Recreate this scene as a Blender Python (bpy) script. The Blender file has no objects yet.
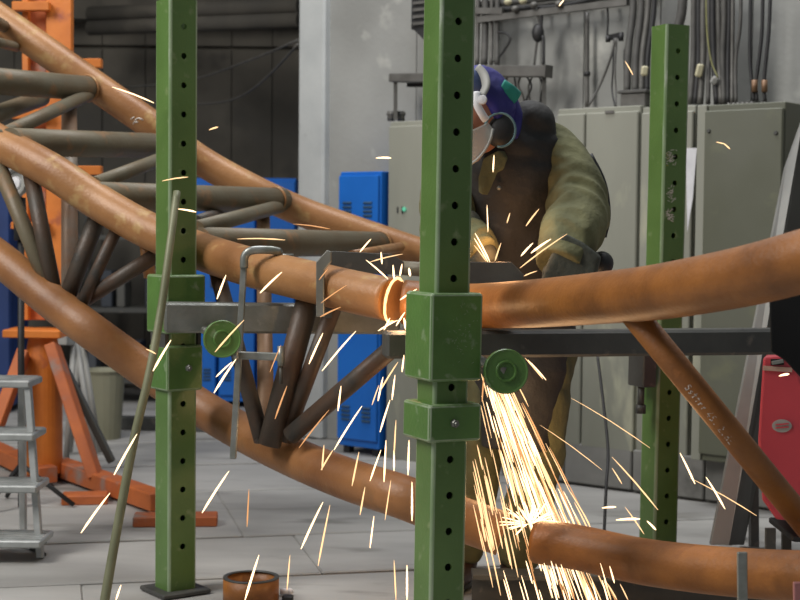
import bpy, math, random
from mathutils import Vector, Matrix, noise
from math import sin, cos, pi, radians, sqrt
R = random.Random(7)
sc = bpy.context.scene
COL = sc.collection

# ------------------------------------------------------------ camera
F = 1500.0; CH = 1.18
cam_d = bpy.data.cameras.new('camera'); cam = bpy.data.objects.new('camera', cam_d); COL.objects.link(cam)
cam_d.sensor_width = 36.0; cam_d.lens = 36.0 * F / 800.0
PITCH = math.atan(72.0 / F)
CM = Matrix.Translation((0, 0, CH)) @ Matrix.Rotation(pi / 2 - PITCH, 4, 'X') @ Matrix.Rotation(radians(0.55), 4, 'Z')
cam.matrix_world = CM
cam_d.dof.use_dof = True; cam_d.dof.focus_distance = 4.1; cam_d.dof.aperture_fstop = 5.0
sc.camera = cam
sc.view_settings.view_transform = 'Standard'; sc.view_settings.look = 'None'
sc.view_settings.gamma = 1.0; sc.view_settings.use_curve_mapping = False
sc.view_settings.exposure = 0.0

# ------------------------------------------------------------ world and lights
w = bpy.data.worlds.new('world'); sc.world = w; w.use_nodes = True
w.node_tree.nodes['Background'].inputs[0].default_value = (0.86, 0.93, 1.0, 1)
w.node_tree.nodes['Background'].inputs[1].default_value = 0.20

def area(name, loc, target, size, power, color=(1, 1, 1), sy=None):
    l = bpy.data.lights.new(name, 'AREA'); l.energy = power; l.color = color
    l.shape = 'RECTANGLE'; l.size = size; l.size_y = sy or size
    o = bpy.data.objects.new(name, l); COL.objects.link(o)
    o.location = loc; o.rotation_euler = (Vector(target) - Vector(loc)).to_track_quat('-Z', 'Y').to_euler()
    return o
area('hall_lamp_bank', (-4.2, 2.6, 5.2), (0.0, 5.2, 0.9), 1.6, 330, (1.0, 0.97, 0.92), 3.6)
area('hall_lamp_row', (0.1, 6.0, 5.8), (0.6, 6.0, 0.3), 1.6, 165, (0.97, 0.98, 1.0), 3.0)
def point(name, loc, power, color, rad):
    l = bpy.data.lights.new(name, 'POINT'); l.energy = power; l.color = color; l.shadow_soft_size = rad
    o = bpy.data.objects.new(name, l); COL.objects.link(o); o.location = loc

# ------------------------------------------------------------ pixel / world helpers
CI = CM.inverted()
def ray(px, py):
    d = CM.to_3x3() @ Vector(((px - 400) / F, -(py - 300) / F, -1.0))
    return Vector((0, 0, CH)), d
def at(px, py, D):
    o, d = ray(px, py); return o + d * D
def pix(p):
    q = CI @ Vector(p); return (400 - F * q.x / q.z, 300 + F * q.y / q.z)
def floor_at(px, D):                      # floor point below pixel column px at forward distance D
    p = at(px, 400, D); return Vector((p.x, p.y, 0))
U = Vector((1, -0.8, 0)).normalized(); N = Vector((-0.8, -1, 0)).normalized(); Z = Vector((0, 0, 1))
W0 = Vector((0.741, 6.95, 0))
def WP(u, n, z): return W0 + U * u + N * n + Z * z
def wp(px, py, n=0.0):                    # pixel -> (u, z) on the wall plane pushed out by n
    o, d = ray(px, py); t = ((W0 + N * n) - o).dot(N) / d.dot(N); p = o + d * t
    return (p - W0).dot(U), p.z
def W(px, py, n=0.0):
    u, z = wp(px, py, n); return WP(u, n, z)
def lerp(a, b, t): return a + (b - a) * t

# ------------------------------------------------------------ materials
def lin(c):
    if isinstance(c, str): c = tuple(int(c[i:i + 2], 16) / 255 for i in (0, 2, 4))
    return tuple((x / 12.92 if x <= 0.04045 else ((x + 0.055) / 1.055) ** 2.4) for x in c) + (1,)
MATS = {}
def mat(name, c1, c2=None, rough=0.6, metal=0.0, scale=8.0, bump=0.15, c3=None, scale3=60.0, k3=0.5, stretch=(1, 1, 1), bscale=None, lo=0.35, hi=0.65, vary=0.0):
    m = bpy.data.materials.new(name); m.use_nodes = True; nt = m.node_tree; b = nt.nodes['Principled BSDF']
    b.inputs['Roughness'].default_value = rough; b.inputs['Metallic'].default_value = metal
    tc = nt.nodes.new('ShaderNodeTexCoord'); mp = nt.nodes.new('ShaderNodeMapping')
    mp.inputs['Scale'].default_value = stretch
    nt.links.new(tc.outputs['Object'], mp.inputs['Vector'])
    def nz(s, d=5.0):
        n = nt.nodes.new('ShaderNodeTexNoise'); n.inputs['Scale'].default_value = s; n.inputs['Detail'].default_value = d
        nt.links.new(mp.outputs[0], n.inputs['Vector']); return n
    def ramp(src, a, bb, ca, cb):
        r = nt.nodes.new('ShaderNodeValToRGB'); r.color_ramp.elements[0].position = a; r.color_ramp.elements[1].position = bb
        r.color_ramp.elements[0].color = ca; r.color_ramp.elements[1].color = cb; nt.links.new(src, r.inputs[0]); return r
    n1 = nz(scale); out = ramp(n1.outputs['Fac'], lo, hi, lin(c1), lin(c2 or c1)).outputs[0]
    if c3:
        n3 = nz(scale3, 8.0); mk = ramp(n3.outputs['Fac'], k3, k3 + 0.12, (0, 0, 0, 1), (1, 1, 1, 1))
        mx = nt.nodes.new('ShaderNodeMix'); mx.data_type = 'RGBA'
        nt.links.new(mk.outputs[0], mx.inputs['Factor']); nt.links.new(out, mx.inputs['A']); mx.inputs['B'].default_value = lin(c3); out = mx.outputs['Result']
    if vary:
        oi = nt.nodes.new('ShaderNodeObjectInfo'); hs = nt.nodes.new('ShaderNodeHueSaturation')
        mr = nt.nodes.new('ShaderNodeMapRange'); mr.inputs['To Min'].default_value = 1 - vary; mr.inputs['To Max'].default_value = 1 + vary
        nt.links.new(oi.outputs['Random'], mr.inputs['Value']); nt.links.new(mr.outputs[0], hs.inputs['Value']); nt.links.new(out, hs.inputs['Color']); out = hs.outputs[0]
    nt.links.new(out, b.inputs['Base Color'])
    if bump:
        nb = nz(bscale or scale * 6, 6.0); bp = nt.nodes.new('ShaderNodeBump'); bp.inputs['Strength'].default_value = bump; bp.inputs['Distance'].default_value = 0.01
        nt.links.new(nb.outputs['Fac'], bp.inputs['Height']); nt.links.new(bp.outputs[0], b.inputs['Normal'])
    MATS[name] = m; return m
def emat(name, col, s):
    m = bpy.data.materials.new(name); m.use_nodes = True; nt = m.node_tree; b = nt.nodes['Principled BSDF']
    b.inputs['Base Color'].default_value = (0.05, 0.03, 0.02, 1)
    b.inputs['Emission Color'].default_value = col + (1,); b.inputs['Emission Strength'].default_value = s
    MATS[name] = m; m.cycles.emission_sampling = 'NONE'; return m
rust = mat('rusted_chord_steel', 'AC7C4E', '90623A', 0.42, 0.05, 5, 0.14, 'B4905E', 14, 0.580, bscale=90)
rust2 = mat('dark_rusted_chord_steel', 'A2662C', '78491E', 0.48, 0.0, 6, 0.16, '8C5626', 30, 0.58, bscale=90)
rust3 = mat('shaded_lower_chord_steel', 'A27044', '7C5130', 0.45, 0.0, 4, 0.14, '8C6440', 12, 0.58, bscale=90)  # duller copy of the rust, the lower chord's shade put into its colour
mill = mat('mill_scale_steel', '716A57', '6A5C46', 0.5, 0.05, 6, 0.14, '8A6A4A', 12, 0.58, bscale=80)
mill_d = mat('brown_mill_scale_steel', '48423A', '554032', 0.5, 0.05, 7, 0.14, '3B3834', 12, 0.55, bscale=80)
green = mat('green_enamel', '607F44', '527038', 0.36, 0.0, 4, 0.08, '7C8F62', 22, 0.62, bscale=120)
green_e = mat('worn_highlit_green_edge', '93A386', '6F8A5C', 0.4, 0, 14, 0.05, 'A9B3A0', 30, 0.6, stretch=(1, 1, .3))  # paint wear and scuffs, plus the corner highlight put into the colour
green_d = mat('green_cast_enamel', '5E8542', '507438', 0.40, 0.0, 7, 0.15, '8FA080', 24, 0.62, bscale=90)
steel = mat('bare_grey_steel', '8F908A', '74756F', 0.38, 0.55, 10, 0.1, 'A3A39A', 22, 0.6, bscale=120)
steel_dark = mat('black_oxide_steel', '444442', '50504C', 0.5, 0.1, 9, 0.12, '6A645C', 25, 0.62)
alu = mat('aluminium', 'B4B7B6', '9EA1A0', 0.4, 0.3, 14, 0.05)
clampm = mat('galvanised_clamp_steel', '9EA19E', '84877F', 0.35, 0.6, 20, 0.08)
orange = mat('orange_paint', 'DB7F30', 'C76E28', 0.5, 0, 6, 0.1, 'A2553A', 9, 0.6)
orange_w = mat('worn_orange_paint', 'C36A35', 'A85A34', 0.6, 0, 6, 0.15, '8A8078', 6, 0.58)
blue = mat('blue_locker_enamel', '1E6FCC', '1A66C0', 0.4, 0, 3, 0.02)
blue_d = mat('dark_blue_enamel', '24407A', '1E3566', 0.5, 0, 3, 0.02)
black = mat('black_void', '121212', '191919', 0.8, 0, 5, 0.0)
blackp = mat('black_rubber', '202022', '2B2B2B', 0.55, 0, 12, 0.1)
cab = mat('pale_cabinet_paint', '97978B', '85867A', 0.5, 0, 2.2, 0.04, 'B4B39C', 6, 0.58, stretch=(1, 1, .3))
cab_g = mat('greygreen_cabinet_paint', '66675A', '5A5C4B', 0.45, 0, 2.0, 0.05, '72735C', 5, 0.6)
conc = mat('grey_concrete_wall', 'A1A19D', '8C8C88', 0.85, 0, 1.6, 0.15, 'BAB9B2', 4.5, 0.60, bscale=40)
conc_w = mat('pale_pillar_concrete', 'C6C8C6', 'B4B7B6', 0.8, 0, 3, 0.12, '9B9D9B', 9, 0.68, bscale=40)  # paler concrete than the wall panels beside it
conc_d = mat('shade_toned_concrete', '69645B', '47443E', 0.9, 0, 1.4, 0.2, '4A4742', 3, 0.55)  # hall concrete toned dark, its dimness put into the colour
slabm = mat('workshop_slab_concrete', 'B0AEAA', '979592', 0.7, 0, 2.0, 0.12, '86847F', 3.4, 0.58, bscale=50, vary=0.06, stretch=(.6, 1.6, 1))
blockm = mat('plinth_block_concrete', '8B8A86', '74736F', 0.85, 0, 3, 0.2, '5A5955', 5, 0.6, vary=0.08)
cable_m = mat('grey_cable_sheath', '5E5C58', '4A4947', 0.6, 0, 14, 0.05)
cable_d = mat('black_cable_sheath', '323131', '28282A', 0.55, 0, 14, 0.05)
conduit_m = mat('dusty_conduit_steel', '6E6C68', '5C5A56', 0.5, 0.2, 12, 0.05)
copper = mat('copper_sleeve', '8E6F55', '7A5C46', 0.5, 0.3, 12, 0.05)
ivory = mat('ivory_plastic', 'C9C3A6', 'B8B08E', 0.5, 0, 12, 0.05)
white = mat('white_plastic', 'E4E4E8', 'D2D2D6', 0.4, 0, 12, 0.02)
chalk = mat('white_chalk_paint', 'E6E0D8', 'CFC6BC', 0.9, 0, 40, 0.0)
yellow = mat('yellow_paint', 'B9AE3A', 'A39A30', 0.7, 0, 40, 0.0)
redm = mat('red_machine_enamel', 'C2454E', 'B23E48', 0.4, 0, 4, 0.03, 'A53540', 7, 0.62)
bandm = mat('pinkish_grey_band', 'B99A8C', 'A68A7C', 0.6, 0, 12, 0.03)  # pinkish-grey tone of the strip across the housing top
gb = mat('grey_board', 'A8A8A4', '92928E', 0.6, 0.1, 4, 0.08)
gbd = mat('dark_grey_board', '55544F', '45443F', 0.6, 0.1, 4, 0.08)
beige = mat('beige_bin_plastic', '85836E', '787662', 0.6, 0, 4, 0.05)
olive = mat('olive_work_cloth', '7C7B58', '5E5E42', 0.9, 0, 9, 0.35, bscale=60)
olive_t = mat('olive_trouser_cloth', '6C6A48', '57553B', 0.9, 0, 9, 0.3, bscale=60)
vestm = mat('charcoal_leather', '353331', '2A2928', 0.7, 0, 8, 0.3, '3A3734', 20, 0.58, bscale=50)
hoodm = mat('violet_blue_cloth', '2E2A80', '24246C', 0.6, 0, 9, 0.15)
hood_b = mat('slate_blue_cloth', '55658E', '47567C', 0.6, 0, 9, 0.15)
teal = mat('teal_patch', '2E9C8C', '24877A', 0.6, 0, 9, 0.1)
glovem = mat('greygreen_suede', '50534A', '40423A', 0.9, 0, 12, 0.3, bscale=60)
skinm = mat('skin', 'B57F66', 'A87058', 0.55, 0, 12, 0.03)
bootm = mat('brown_boot_leather', '4A3426', '382820', 0.5, 0, 9, 0.1)
toolm = mat('tool_body_teal', '22444C', '1C383E', 0.45, 0, 9, 0.05)
rodm = mat('greenish_rod', '85866A', '727459', 0.5, 0.1, 9, 0.06)
vis = bpy.data.materials.new('scratched_visor'); vis.use_nodes = True
_b = vis.node_tree.nodes['Principled BSDF']; _b.inputs['Base Color'].default_value = (.42, .42, .39, 1); _b.inputs['Roughness'].default_value = .35; _b.inputs['Alpha'].default_value = .5
spark_w = emat('white_hot_spark', (1.0, 0.68, 0.38), 3.2)
spark_y = emat('yellow_spark', (1.0, 0.62, 0.30), 1.7)
spark_o = emat('orange_spark', (1.0, 0.46, 0.17), 0.95)
hotm = emat('glowing_cut_edge', (1.0, 0.55, 0.22), 2.8)
label_glow = emat('glowing_green_label', (0.15, 0.9, 0.55), 0.6)

# ------------------------------------------------------------ mesh builder
class MB:
    def __init__(s): s.v = []; s.f = []; s.sm = []
    def add(s, vs, fs, smooth=False):
        b = len(s.v); s.v += [Vector(v) for v in vs]; s.f += [[b + i for i in f] for f in fs]; s.sm += [smooth] * len(fs); return s
    def box(s, c, size, M=None, bev=0.0):
        c = Vector(c); x, y, z = [k / 2 for k in size]; M = M or Matrix.Identity(3)
        if bev <= 0:
            vs = [c + M @ Vector((a * x, b * y, d * z)) for d in (-1, 1) for a, b in ((-1, -1), (1, -1), (1, 1), (-1, 1))]
            return s.add(vs, [(3, 2, 1, 0), (4, 5, 6, 7), (0, 1, 5, 4), (1, 2, 6, 5), (2, 3, 7, 6), (3, 0, 4, 7)])
        pr = lambda k: [(-x + k, -y), (x - k, -y), (x, -y + k), (x, y - k), (x - k, y), (-x + k, y), (-x, y - k), (-x, -y + k)]
        e = bev; pi_ = [(a * (1 - e / x), b * (1 - e / y)) for a, b in pr(e)]
        vs = []
        for (q, zz) in ((pi_, -z), (pr(e), -z + e), (pr(e), z - e), (pi_, z)):
            vs += [c + M @ Vector((a, b, zz)) for a, b in q]
        fs = [tuple(range(7, -1, -1)), tuple(range(24, 32))]
        for k in range(3):
            for i in range(8): j = (i + 1) % 8; fs.append((k * 8 + i, k * 8 + j, k * 8 + 8 + j, k * 8 + 8 + i))
        return s.add(vs, fs)
    def bar(s, a, b, wd, ht, up=Z, bev=0.0):
        a = Vector(a); b = Vector(b); y = (b - a).normalized(); x = y.cross(up).normalized(); z = x.cross(y)
        return s.box((a + b) / 2, (wd, (b - a).length, ht), Matrix((x, y, z)).transposed(), bev)
    def sweep(s, pts, rad, n=16, caps=True, smooth=True, squash=1.0, up=None):
        pts = [Vector(p) for p in pts]; m = len(pts); rad = rad if isinstance(rad, (list, tuple)) else [rad] * m
        t0 = (pts[1] - pts[0]).normalized(); ref = up or (Z if abs(t0.z) < .9 else Vector((1, 0, 0))); vs = []; x = t0.cross(ref).normalized()
        for i, p in enumerate(pts):
            t = (pts[min(i + 1, m - 1)] - pts[max(i - 1, 0)]).normalized(); x = (x - t * x.dot(t)).normalized(); y = t.cross(x)
            r = rad[i]; rx, ry = r if isinstance(r, (list, tuple)) else (r, r * squash)
            vs += [p + x * rx * cos(2 * pi * k / n) + y * ry * sin(2 * pi * k / n) for k in range(n)]
        fs = [(i * n + k, i * n + (k + 1) % n, (i + 1) * n + (k + 1) % n, (i + 1) * n + k) for i in range(m - 1) for k in range(n)]
        s.add(vs, fs, smooth)
        if caps:
            b = len(s.v) - len(vs); s.f += [[b + k for k in range(n)][::-1], [b + (m - 1) * n + k for k in range(n)]]; s.sm += [False, False]
        return s
    def cyl(s, a, b, r, n=16, r2=None): return s.sweep([a, b], [r, r2 if r2 is not None else r], n)
    def hollow(s, a, b, r, ri, n=24):
        a = Vector(a); b = Vector(b); t = (b - a).normalized(); x = t.orthogonal().normalized(); y = t.cross(x); vs = []
        for p, q in ((a, r), (b, r), (b, ri), (a, ri)): vs += [p + x * q * cos(2 * pi * k / n) + y * q * sin(2 * pi * k / n) for k in range(n)]
        fs = [(j * n + k, j * n + (k + 1) % n, ((j + 1) % 4) * n + (k + 1) % n, ((j + 1) % 4) * n + k) for j in range(4) for k in range(n)]
        return s.add(vs, fs, True)
    def lathe(s, o, axis, prof, n=28):        # prof: (radius, along)
        o = Vector(o); t = Vector(axis).normalized(); x = t.orthogonal().normalized(); y = t.cross(x); vs = []
        for r, h in prof: vs += [o + t * h + x * r * cos(2 * pi * k / n) + y * r * sin(2 * pi * k / n) for k in range(n)]
        fs = [(i * n + k, i * n + (k + 1) % n, (i + 1) * n + (k + 1) % n, (i + 1) * n + k) for i in range(len(prof) - 1) for k in range(n)]
        s.add(vs, fs, False); return s
    def prism(s, poly, ext):                  # poly: list of 3D points, ext: vector
        n = len(poly); ext = Vector(ext); vs = [Vector(p) for p in poly] + [Vector(p) + ext for p in poly]
        fs = [list(range(n))[::-1], list(range(n, 2 * n))] + [(i, (i + 1) % n, n + (i + 1) % n, n + i) for i in range(n)]
        return s.add(vs, fs)
    def ball(s, c, r, M=None, n=16, m=10, warp=None):
        c = Vector(c); r = r if isinstance(r, (tuple, list)) else (r, r, r); M = M or Matrix.Identity(3); vs = []
        for i in range(1, m):
            a = pi * i / m
            for k in range(n):
                q = Vector((sin(a) * cos(2 * pi * k / n), sin(a) * sin(2 * pi * k / n), cos(a))); vs.append(q)
        vs += [Vector((0, 0, 1)), Vector((0, 0, -1))]; T = len(vs) - 2
        if warp: vs = [warp(q) for q in vs]
        vs = [c + M @ Vector((q.x * r[0], q.y * r[1], q.z * r[2])) for q in vs]
        fs = [(i * n + k, i * n + (k + 1) % n, (i + 1) * n + (k + 1) % n, (i + 1) * n + k) for i in range(m - 2) for k in range(n)]
        fs = [f[::-1] for f in fs]
        fs += [(T, k, (k + 1) % n) for k in range(n)] + [(T + 1, (m - 2) * n + (k + 1) % n, (m - 2) * n + k) for k in range(n)]
        return s.add(vs, fs, True)
    def build(s, name, m, parent=None, recalc=True, rz=0.0):
        import bmesh
        root = parent
        while root is not None and root.parent is not None: root = root.parent
        if root is not None: org = Vector(root.location); rz = root.rotation_euler.z
        else:
            lo = [min(v[i] for v in s.v) for i in range(3)]; hi = [max(v[i] for v in s.v) for i in range(3)]
            org = Vector(((lo[0] + hi[0]) / 2, (lo[1] + hi[1]) / 2, lo[2]))
        me = bpy.data.meshes.new(name); Ri = Matrix.Rotation(-rz, 3, 'Z'); me.from_pydata([Ri @ (v - org) for v in s.v], [], s.f)
        me.polygons.foreach_set('use_smooth', s.sm)
        if recalc:
            bm = bmesh.new(); bm.from_mesh(me); bmesh.ops.recalc_face_normals(bm, faces=bm.faces); bm.to_mesh(me); bm.free()
        me.materials.append(m); o = bpy.data.objects.new(name, me); COL.objects.link(o)
        if root is None: o.location = org; o.rotation_euler.z = rz
        else: o.parent = parent
        return o
def tag(o, label, cat=None, group=None, kind=None):
    if label: o['label'] = label
    if cat: o['category'] = cat
    if group: o['group'] = group
    if kind: o['kind'] = kind
    return o
WRZ = math.atan2(-0.8, 1.0)               # turn of the right wall
def thing(name, loc, label, cat, group=None, rz=0.0):
    o = bpy.data.objects.new(name, None); o.empty_display_size = .1; COL.objects.link(o); o.location = loc; o.rotation_euler.z = rz
    return tag(o, label, cat, group)
def struct(o): o['kind'] = 'structure'; return o
def bevel(o, wd=0.003, seg=2, raw=False):
    m = o.modifiers.new('bevel', 'BEVEL'); m.width = wd; m.segments = seg; m.limit_method = 'ANGLE'; return o.modifiers['bevel'] if raw else o
def spline(P, k=8):                       # Catmull-Rom through tuples of any length
    P = [Vector(p) for p in P]; Q = [P[0] * 2 - P[1]] + P + [P[-1] * 2 - P[-2]]; out = []
    for i in range(1, len(Q) - 2):
        a, b, c, d = Q[i - 1:i + 3]
        for j in range(k):
            t = j / k; out.append(0.5 * ((2 * b) + (c - a) * t + (2 * a - 5 * b + 4 * c - d) * t * t + (3 * b - a - 3 * c + d) * t ** 3))
    out.append(P[-1]); return out
def path(P, k=8): return spline([at(*p) for p in P], k)
def on_tube(px, py, pts, r, lift=0.0):    # where the sight line meets a tube
    o, d = ray(px, py); d = d.normalized(); best = (9, None, None)
    for i in range(len(pts) - 1):
        K = max(8, int((pts[i + 1] - pts[i]).length / .002))
        for j in range(K):
            c = pts[i].lerp(pts[i + 1], j / K); t = (c - o).dot(d); q = (o + d * t - c).length
            if q < best[0]: best = (q, t, c)
    q, t, c = best; q = min(q, r * .98); return o + d * (t - sqrt(r * r - q * q) - lift)

# ------------------------------------------------------------ setting: floor
fl = MB(); fl.box((1, 6, -0.09), (26, 22, 0.14)); floor = struct(fl.build('floor', mat('joint_dirt', '4A4946', '3A3936', .9)))
yaw = radians(13); fu = Vector((cos(yaw), sin(yaw), 0)); fv = Vector((-sin(yaw), cos(yaw), 0)); fo = floor_at(300, 5.0)
edges = [-4.2, -2.9, -1.7, -0.75, 0.08, 0.74, 1.74, 2.5, 3.3, 4.2, 5.2, 6.3, 7.5]
for i in range(len(edges) - 1):
    a, b = edges[i], edges[i + 1]; off = R.uniform(-1.0, 1.0)
    for k in range(-3, 4):
        L = 2.6; u0 = k * L + off; dz = R.uniform(-0.003, 0.001)
        c = fo + fu * (u0 + L / 2) + fv * ((a + b) / 2) + Z * (-0.02 + dz)
        if not (-7 < c.x < 6): continue
        m = MB(); m.box(c, (L - .001, b - a - .034, 0.04), Matrix((fu, fv, Z)).transposed(), .005); m.build('concrete_slab', slabm, floor)

# ------------------------------------------------------------ setting: right wall, pillar, hall behind
WN = -0.36
def wbox(mb, u0, u1, n0, n1, z0, z1, bev=0.0):
    return mb.box(WP((u0 + u1) / 2, (n0 + n1) / 2, (z0 + z1) / 2), (abs(u1 - u0), abs(n1 - n0), z1 - z0), Matrix((U, N, Z)).transposed(), bev)
uL = wp(322, 200, WN)[0]; uR = 4.2
wall = MB(); wbox(wall, uL, uR, WN - .3, WN - .012, 0, 4.4); wall_r = struct(wall.build('wall_right', conc, rz=WRZ))
# cast wall panels with recessed joints
uu = [uL, wp(416, 100, WN)[0], wp(500, 100, WN)[0], wp(540, 100, WN)[0], wp(583, 100, WN)[0], wp(660, 50, WN)[0], wp(752, 50, WN)[0], wp(830, 50, WN)[0], uR]
for i in range(len(uu) - 1):
    z1 = R.choice([1.1, 1.2]);
    for za, zb in ((0, z1), (z1, 2.9), (2.9, 4.4)):
        m = MB(); wbox(m, uu[i] + .002, uu[i + 1] - .002, WN - .03, WN, za + .002, zb - .002, .003); m.build('wall_panel', conc, wall_r)
up0 = wp(297, 200, WN + .05)[0]; up1 = wp(323, 200, WN + .05)[0]
m = MB(); wbox(m, up0, up1, WN - .5, WN + .05, 0, 4.4, .012); pil = struct(m.build('trim_1', conc_w, rz=WRZ))
# hall behind
HD = 10.8
m = MB(); m.box((-2.6, HD + .2, 2.2), (14, .2, 4.4)); hb = struct(m.build('wall_back', conc_d))
x = -9.0
while x < 1.6:
    wd = R.uniform(.28, .34)
    for za, zb in ((0.0, 2.45), (2.47, 4.4)):
        m = MB(); m.box((x + wd / 2, HD + .08 + R.uniform(-.008, .008), (za + zb) / 2), (wd - .005, .05, zb - za - .008), None, .002); m.build('wall_panel', conc_d, hb)
    x += wd
m = MB(); m.box((-2.6, HD - .05, 2.75), (13, .22, .24)); m.build('cornice_beam', conc_d, hb)
m = MB(); m.box((-8.0, 7.5, 2.2), (.2, 7, 4.4)); struct(m.build('wall_left', conc_d))
pl = WP(up0, WN - .5, 0)
m = MB(); m.box((-3.2, 9.6, 4.45), (9.8, 4.0, .14)); struct(m.build('hall_shading_ceiling', conc_d))  # unseen slab over the hall alone, added to keep it dark
# concrete plinth under the cabinets, block by block
up = MB(); ua, ub = wp(500, 450)[0], wp(800, 450)[0]
wbox(up, ua, ub, WN, -0.03, 0, .19); plinth = struct(up.build('trim_2', blockm, rz=WRZ))
k = ua
while k < ub:
    e = min(ub, k + .36); m = MB(); wbox(m, k + .004, e - .004, -.04, .0, .01, .195, .006); m.build('plinth_block', blockm, plinth); k = e

# ------------------------------------------------------------ green perforated posts
def face_grid(mb, o, ux, uz, w, z0, z1, holes, hr, depth, nrm):
    """flat strip from z0 to z1 with round holes at heights in holes; o: centre line origin"""
    hs = sorted(h for h in holes if z0 + .03 < h < z1 - .03); cut = [z0]
    for a, b in zip(hs, hs[1:]): cut.append((a + b) / 2)
    cells = []
    if not hs: cells = [(z0, z1, None)]
    else:
        b = [z0] + [(p + q) / 2 for p, q in zip(hs, hs[1:])] + [z1]
        cells = [(b[i], b[i + 1], hs[i]) for i in range(len(hs))]
    for a, b, h in cells:
        P = lambda x, z: o + ux * x + uz * z
        if h is None: mb.add([P(-w / 2, a), P(w / 2, a), P(w / 2, b), P(-w / 2, b)], [(0, 1, 2, 3)]); continue
        q = 16; ring = [P(hr * cos(2 * pi * (k + .5) / q), h + hr * sin(2 * pi * (k + .5) / q)) for k in range(q)]
        inn = [r - nrm * depth for r in ring]
        # outer loop of 16 points on the cell border
        out = []
        for k in range(q):
            c, s_ = cos(2 * pi * (k + .5) / q), sin(2 * pi * (k + .5) / q)
            if abs(c) > abs(s_): out.append(P(math.copysign(w / 2, c), h + (w / 2) * s_ / abs(c)))
            else: out.append(P((w / 2) * c / abs(s_), b if s_ > 0 else a))
        for k in range(q):      # snap the side points into the cell
            pass
        vs = ring + inn + out + [P(w / 2, b), P(-w / 2, b), P(-w / 2, a), P(w / 2, a)]
        fs = [(k, (k + 1) % q, q + (k + 1) % q, q + k) for k in range(q)]
        for k in range(q):
            k2 = (k + 1) % q; fs.append((2 * q + k, 2 * q + k2, k2, k))
        for ci, k in ((0, 1), (1, 5), (2, 9), (3, 13)):
            fs.append((2 * q + k, 3 * q + ci, 2 * q + k + 1))
        mb.add(vs, fs)
def post_mesh(base, yawp, w, H, holes, rr=.009):
    mb = MB(); cx = base
    for f in range(4):
        a = yawp + f * pi / 2 - pi / 2; nrm = Vector((cos(a), sin(a), 0)); ux = Vector((-sin(a), cos(a), 0))
        face_grid(mb, cx + nrm * (w / 2), ux, Z, w - 2 * rr, 0, H, holes if f % 2 == 0 else [], .0098, .006, nrm)
        # rounded corner to the next face
        c = cx + nrm * (w / 2 - rr) + ux * (w / 2 - rr); vs = []
        for k in range(5):
            t = a + k * pi / 8; d = Vector((cos(t), sin(t), 0)); vs += [c + d * rr, c + d * rr + Z * H]
        mb.add(vs, [(2 * k, 2 * k + 2, 2 * k + 3, 2 * k + 1) for k in range(4)], True)
    M3 = Matrix.Rotation(yawp, 3, 'Z')
    mb.box(cx + Z * (H - .004), (w - .018, w - .018, .006), M3)
    return mb
def collar(parent, base, yawp, w, z0, z1, name='collar', bolts=((0.0, .5),)):
    M3 = Matrix.Rotation(yawp, 3, 'Z'); mb = MB(); mb.box(base + Z * ((z0 + z1) / 2), (w, w, z1 - z0), M3, .005)
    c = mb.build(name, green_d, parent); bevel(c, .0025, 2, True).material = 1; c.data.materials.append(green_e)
    nrm = M3 @ Vector((0, -1, 0)); ux = M3 @ Vector((1, 0, 0))
    for dx, fz in bolts:
        p = base + nrm * (w / 2) + ux * dx + Z * lerp(z0, z1, fz); b = MB(); b.lathe(p, nrm, [(0, .012), (.009, .012), (.011, .009), (.011, 0), (.0, 0)], 6); b.cyl(p, p + nrm * .02, .005, 10); b.build('bolt', steel, c)
    return c
def handwheel(parent, c, axis, r):
    mb = MB(); mb.lathe(c, axis, [(0, -.012), (r * .8, -.012), (r, -.008), (r, .010), (r * .96, .013), (r * .88, .011), (r * .50, .010), (r * .46, .014), (r * .40, .014), (r * .36, .008), (0, .008)], 32)
    return mb.build('handwheel', green_d, parent)
def zpix(py, D, px):
    return at(px, py, D).z
PW = .1
def make_post(px, D, yawd, H, hole_py, pitch, label):
    p = at(px, 300, D); base = Vector((p.x, p.y, 0)); z0 = zpix(hole_py, D, px); holes = []; k = -40
    while k < 40:
        z = z0 + k * pitch; k += 1
        if .12 < z < H - .05: holes.append(z)
    t = thing('support_post', base, label, 'post')
    yw = radians(yawd); b = post_mesh(base, yw, PW, H, holes).build('post_tube', green, t, recalc=False)
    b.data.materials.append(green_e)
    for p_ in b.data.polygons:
        if p_.use_smooth: p_.material_index = 1  # rounded corners carry wear and a painted highlight
    f = MB(); f.box(base + Z * .008, (.17, .17, .014), Matrix.Rotation(yw, 3, 'Z'), .003); f.build('base_plate', steel_dark, t)
    t['lean'] = 0.0; return t, base, yw
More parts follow.
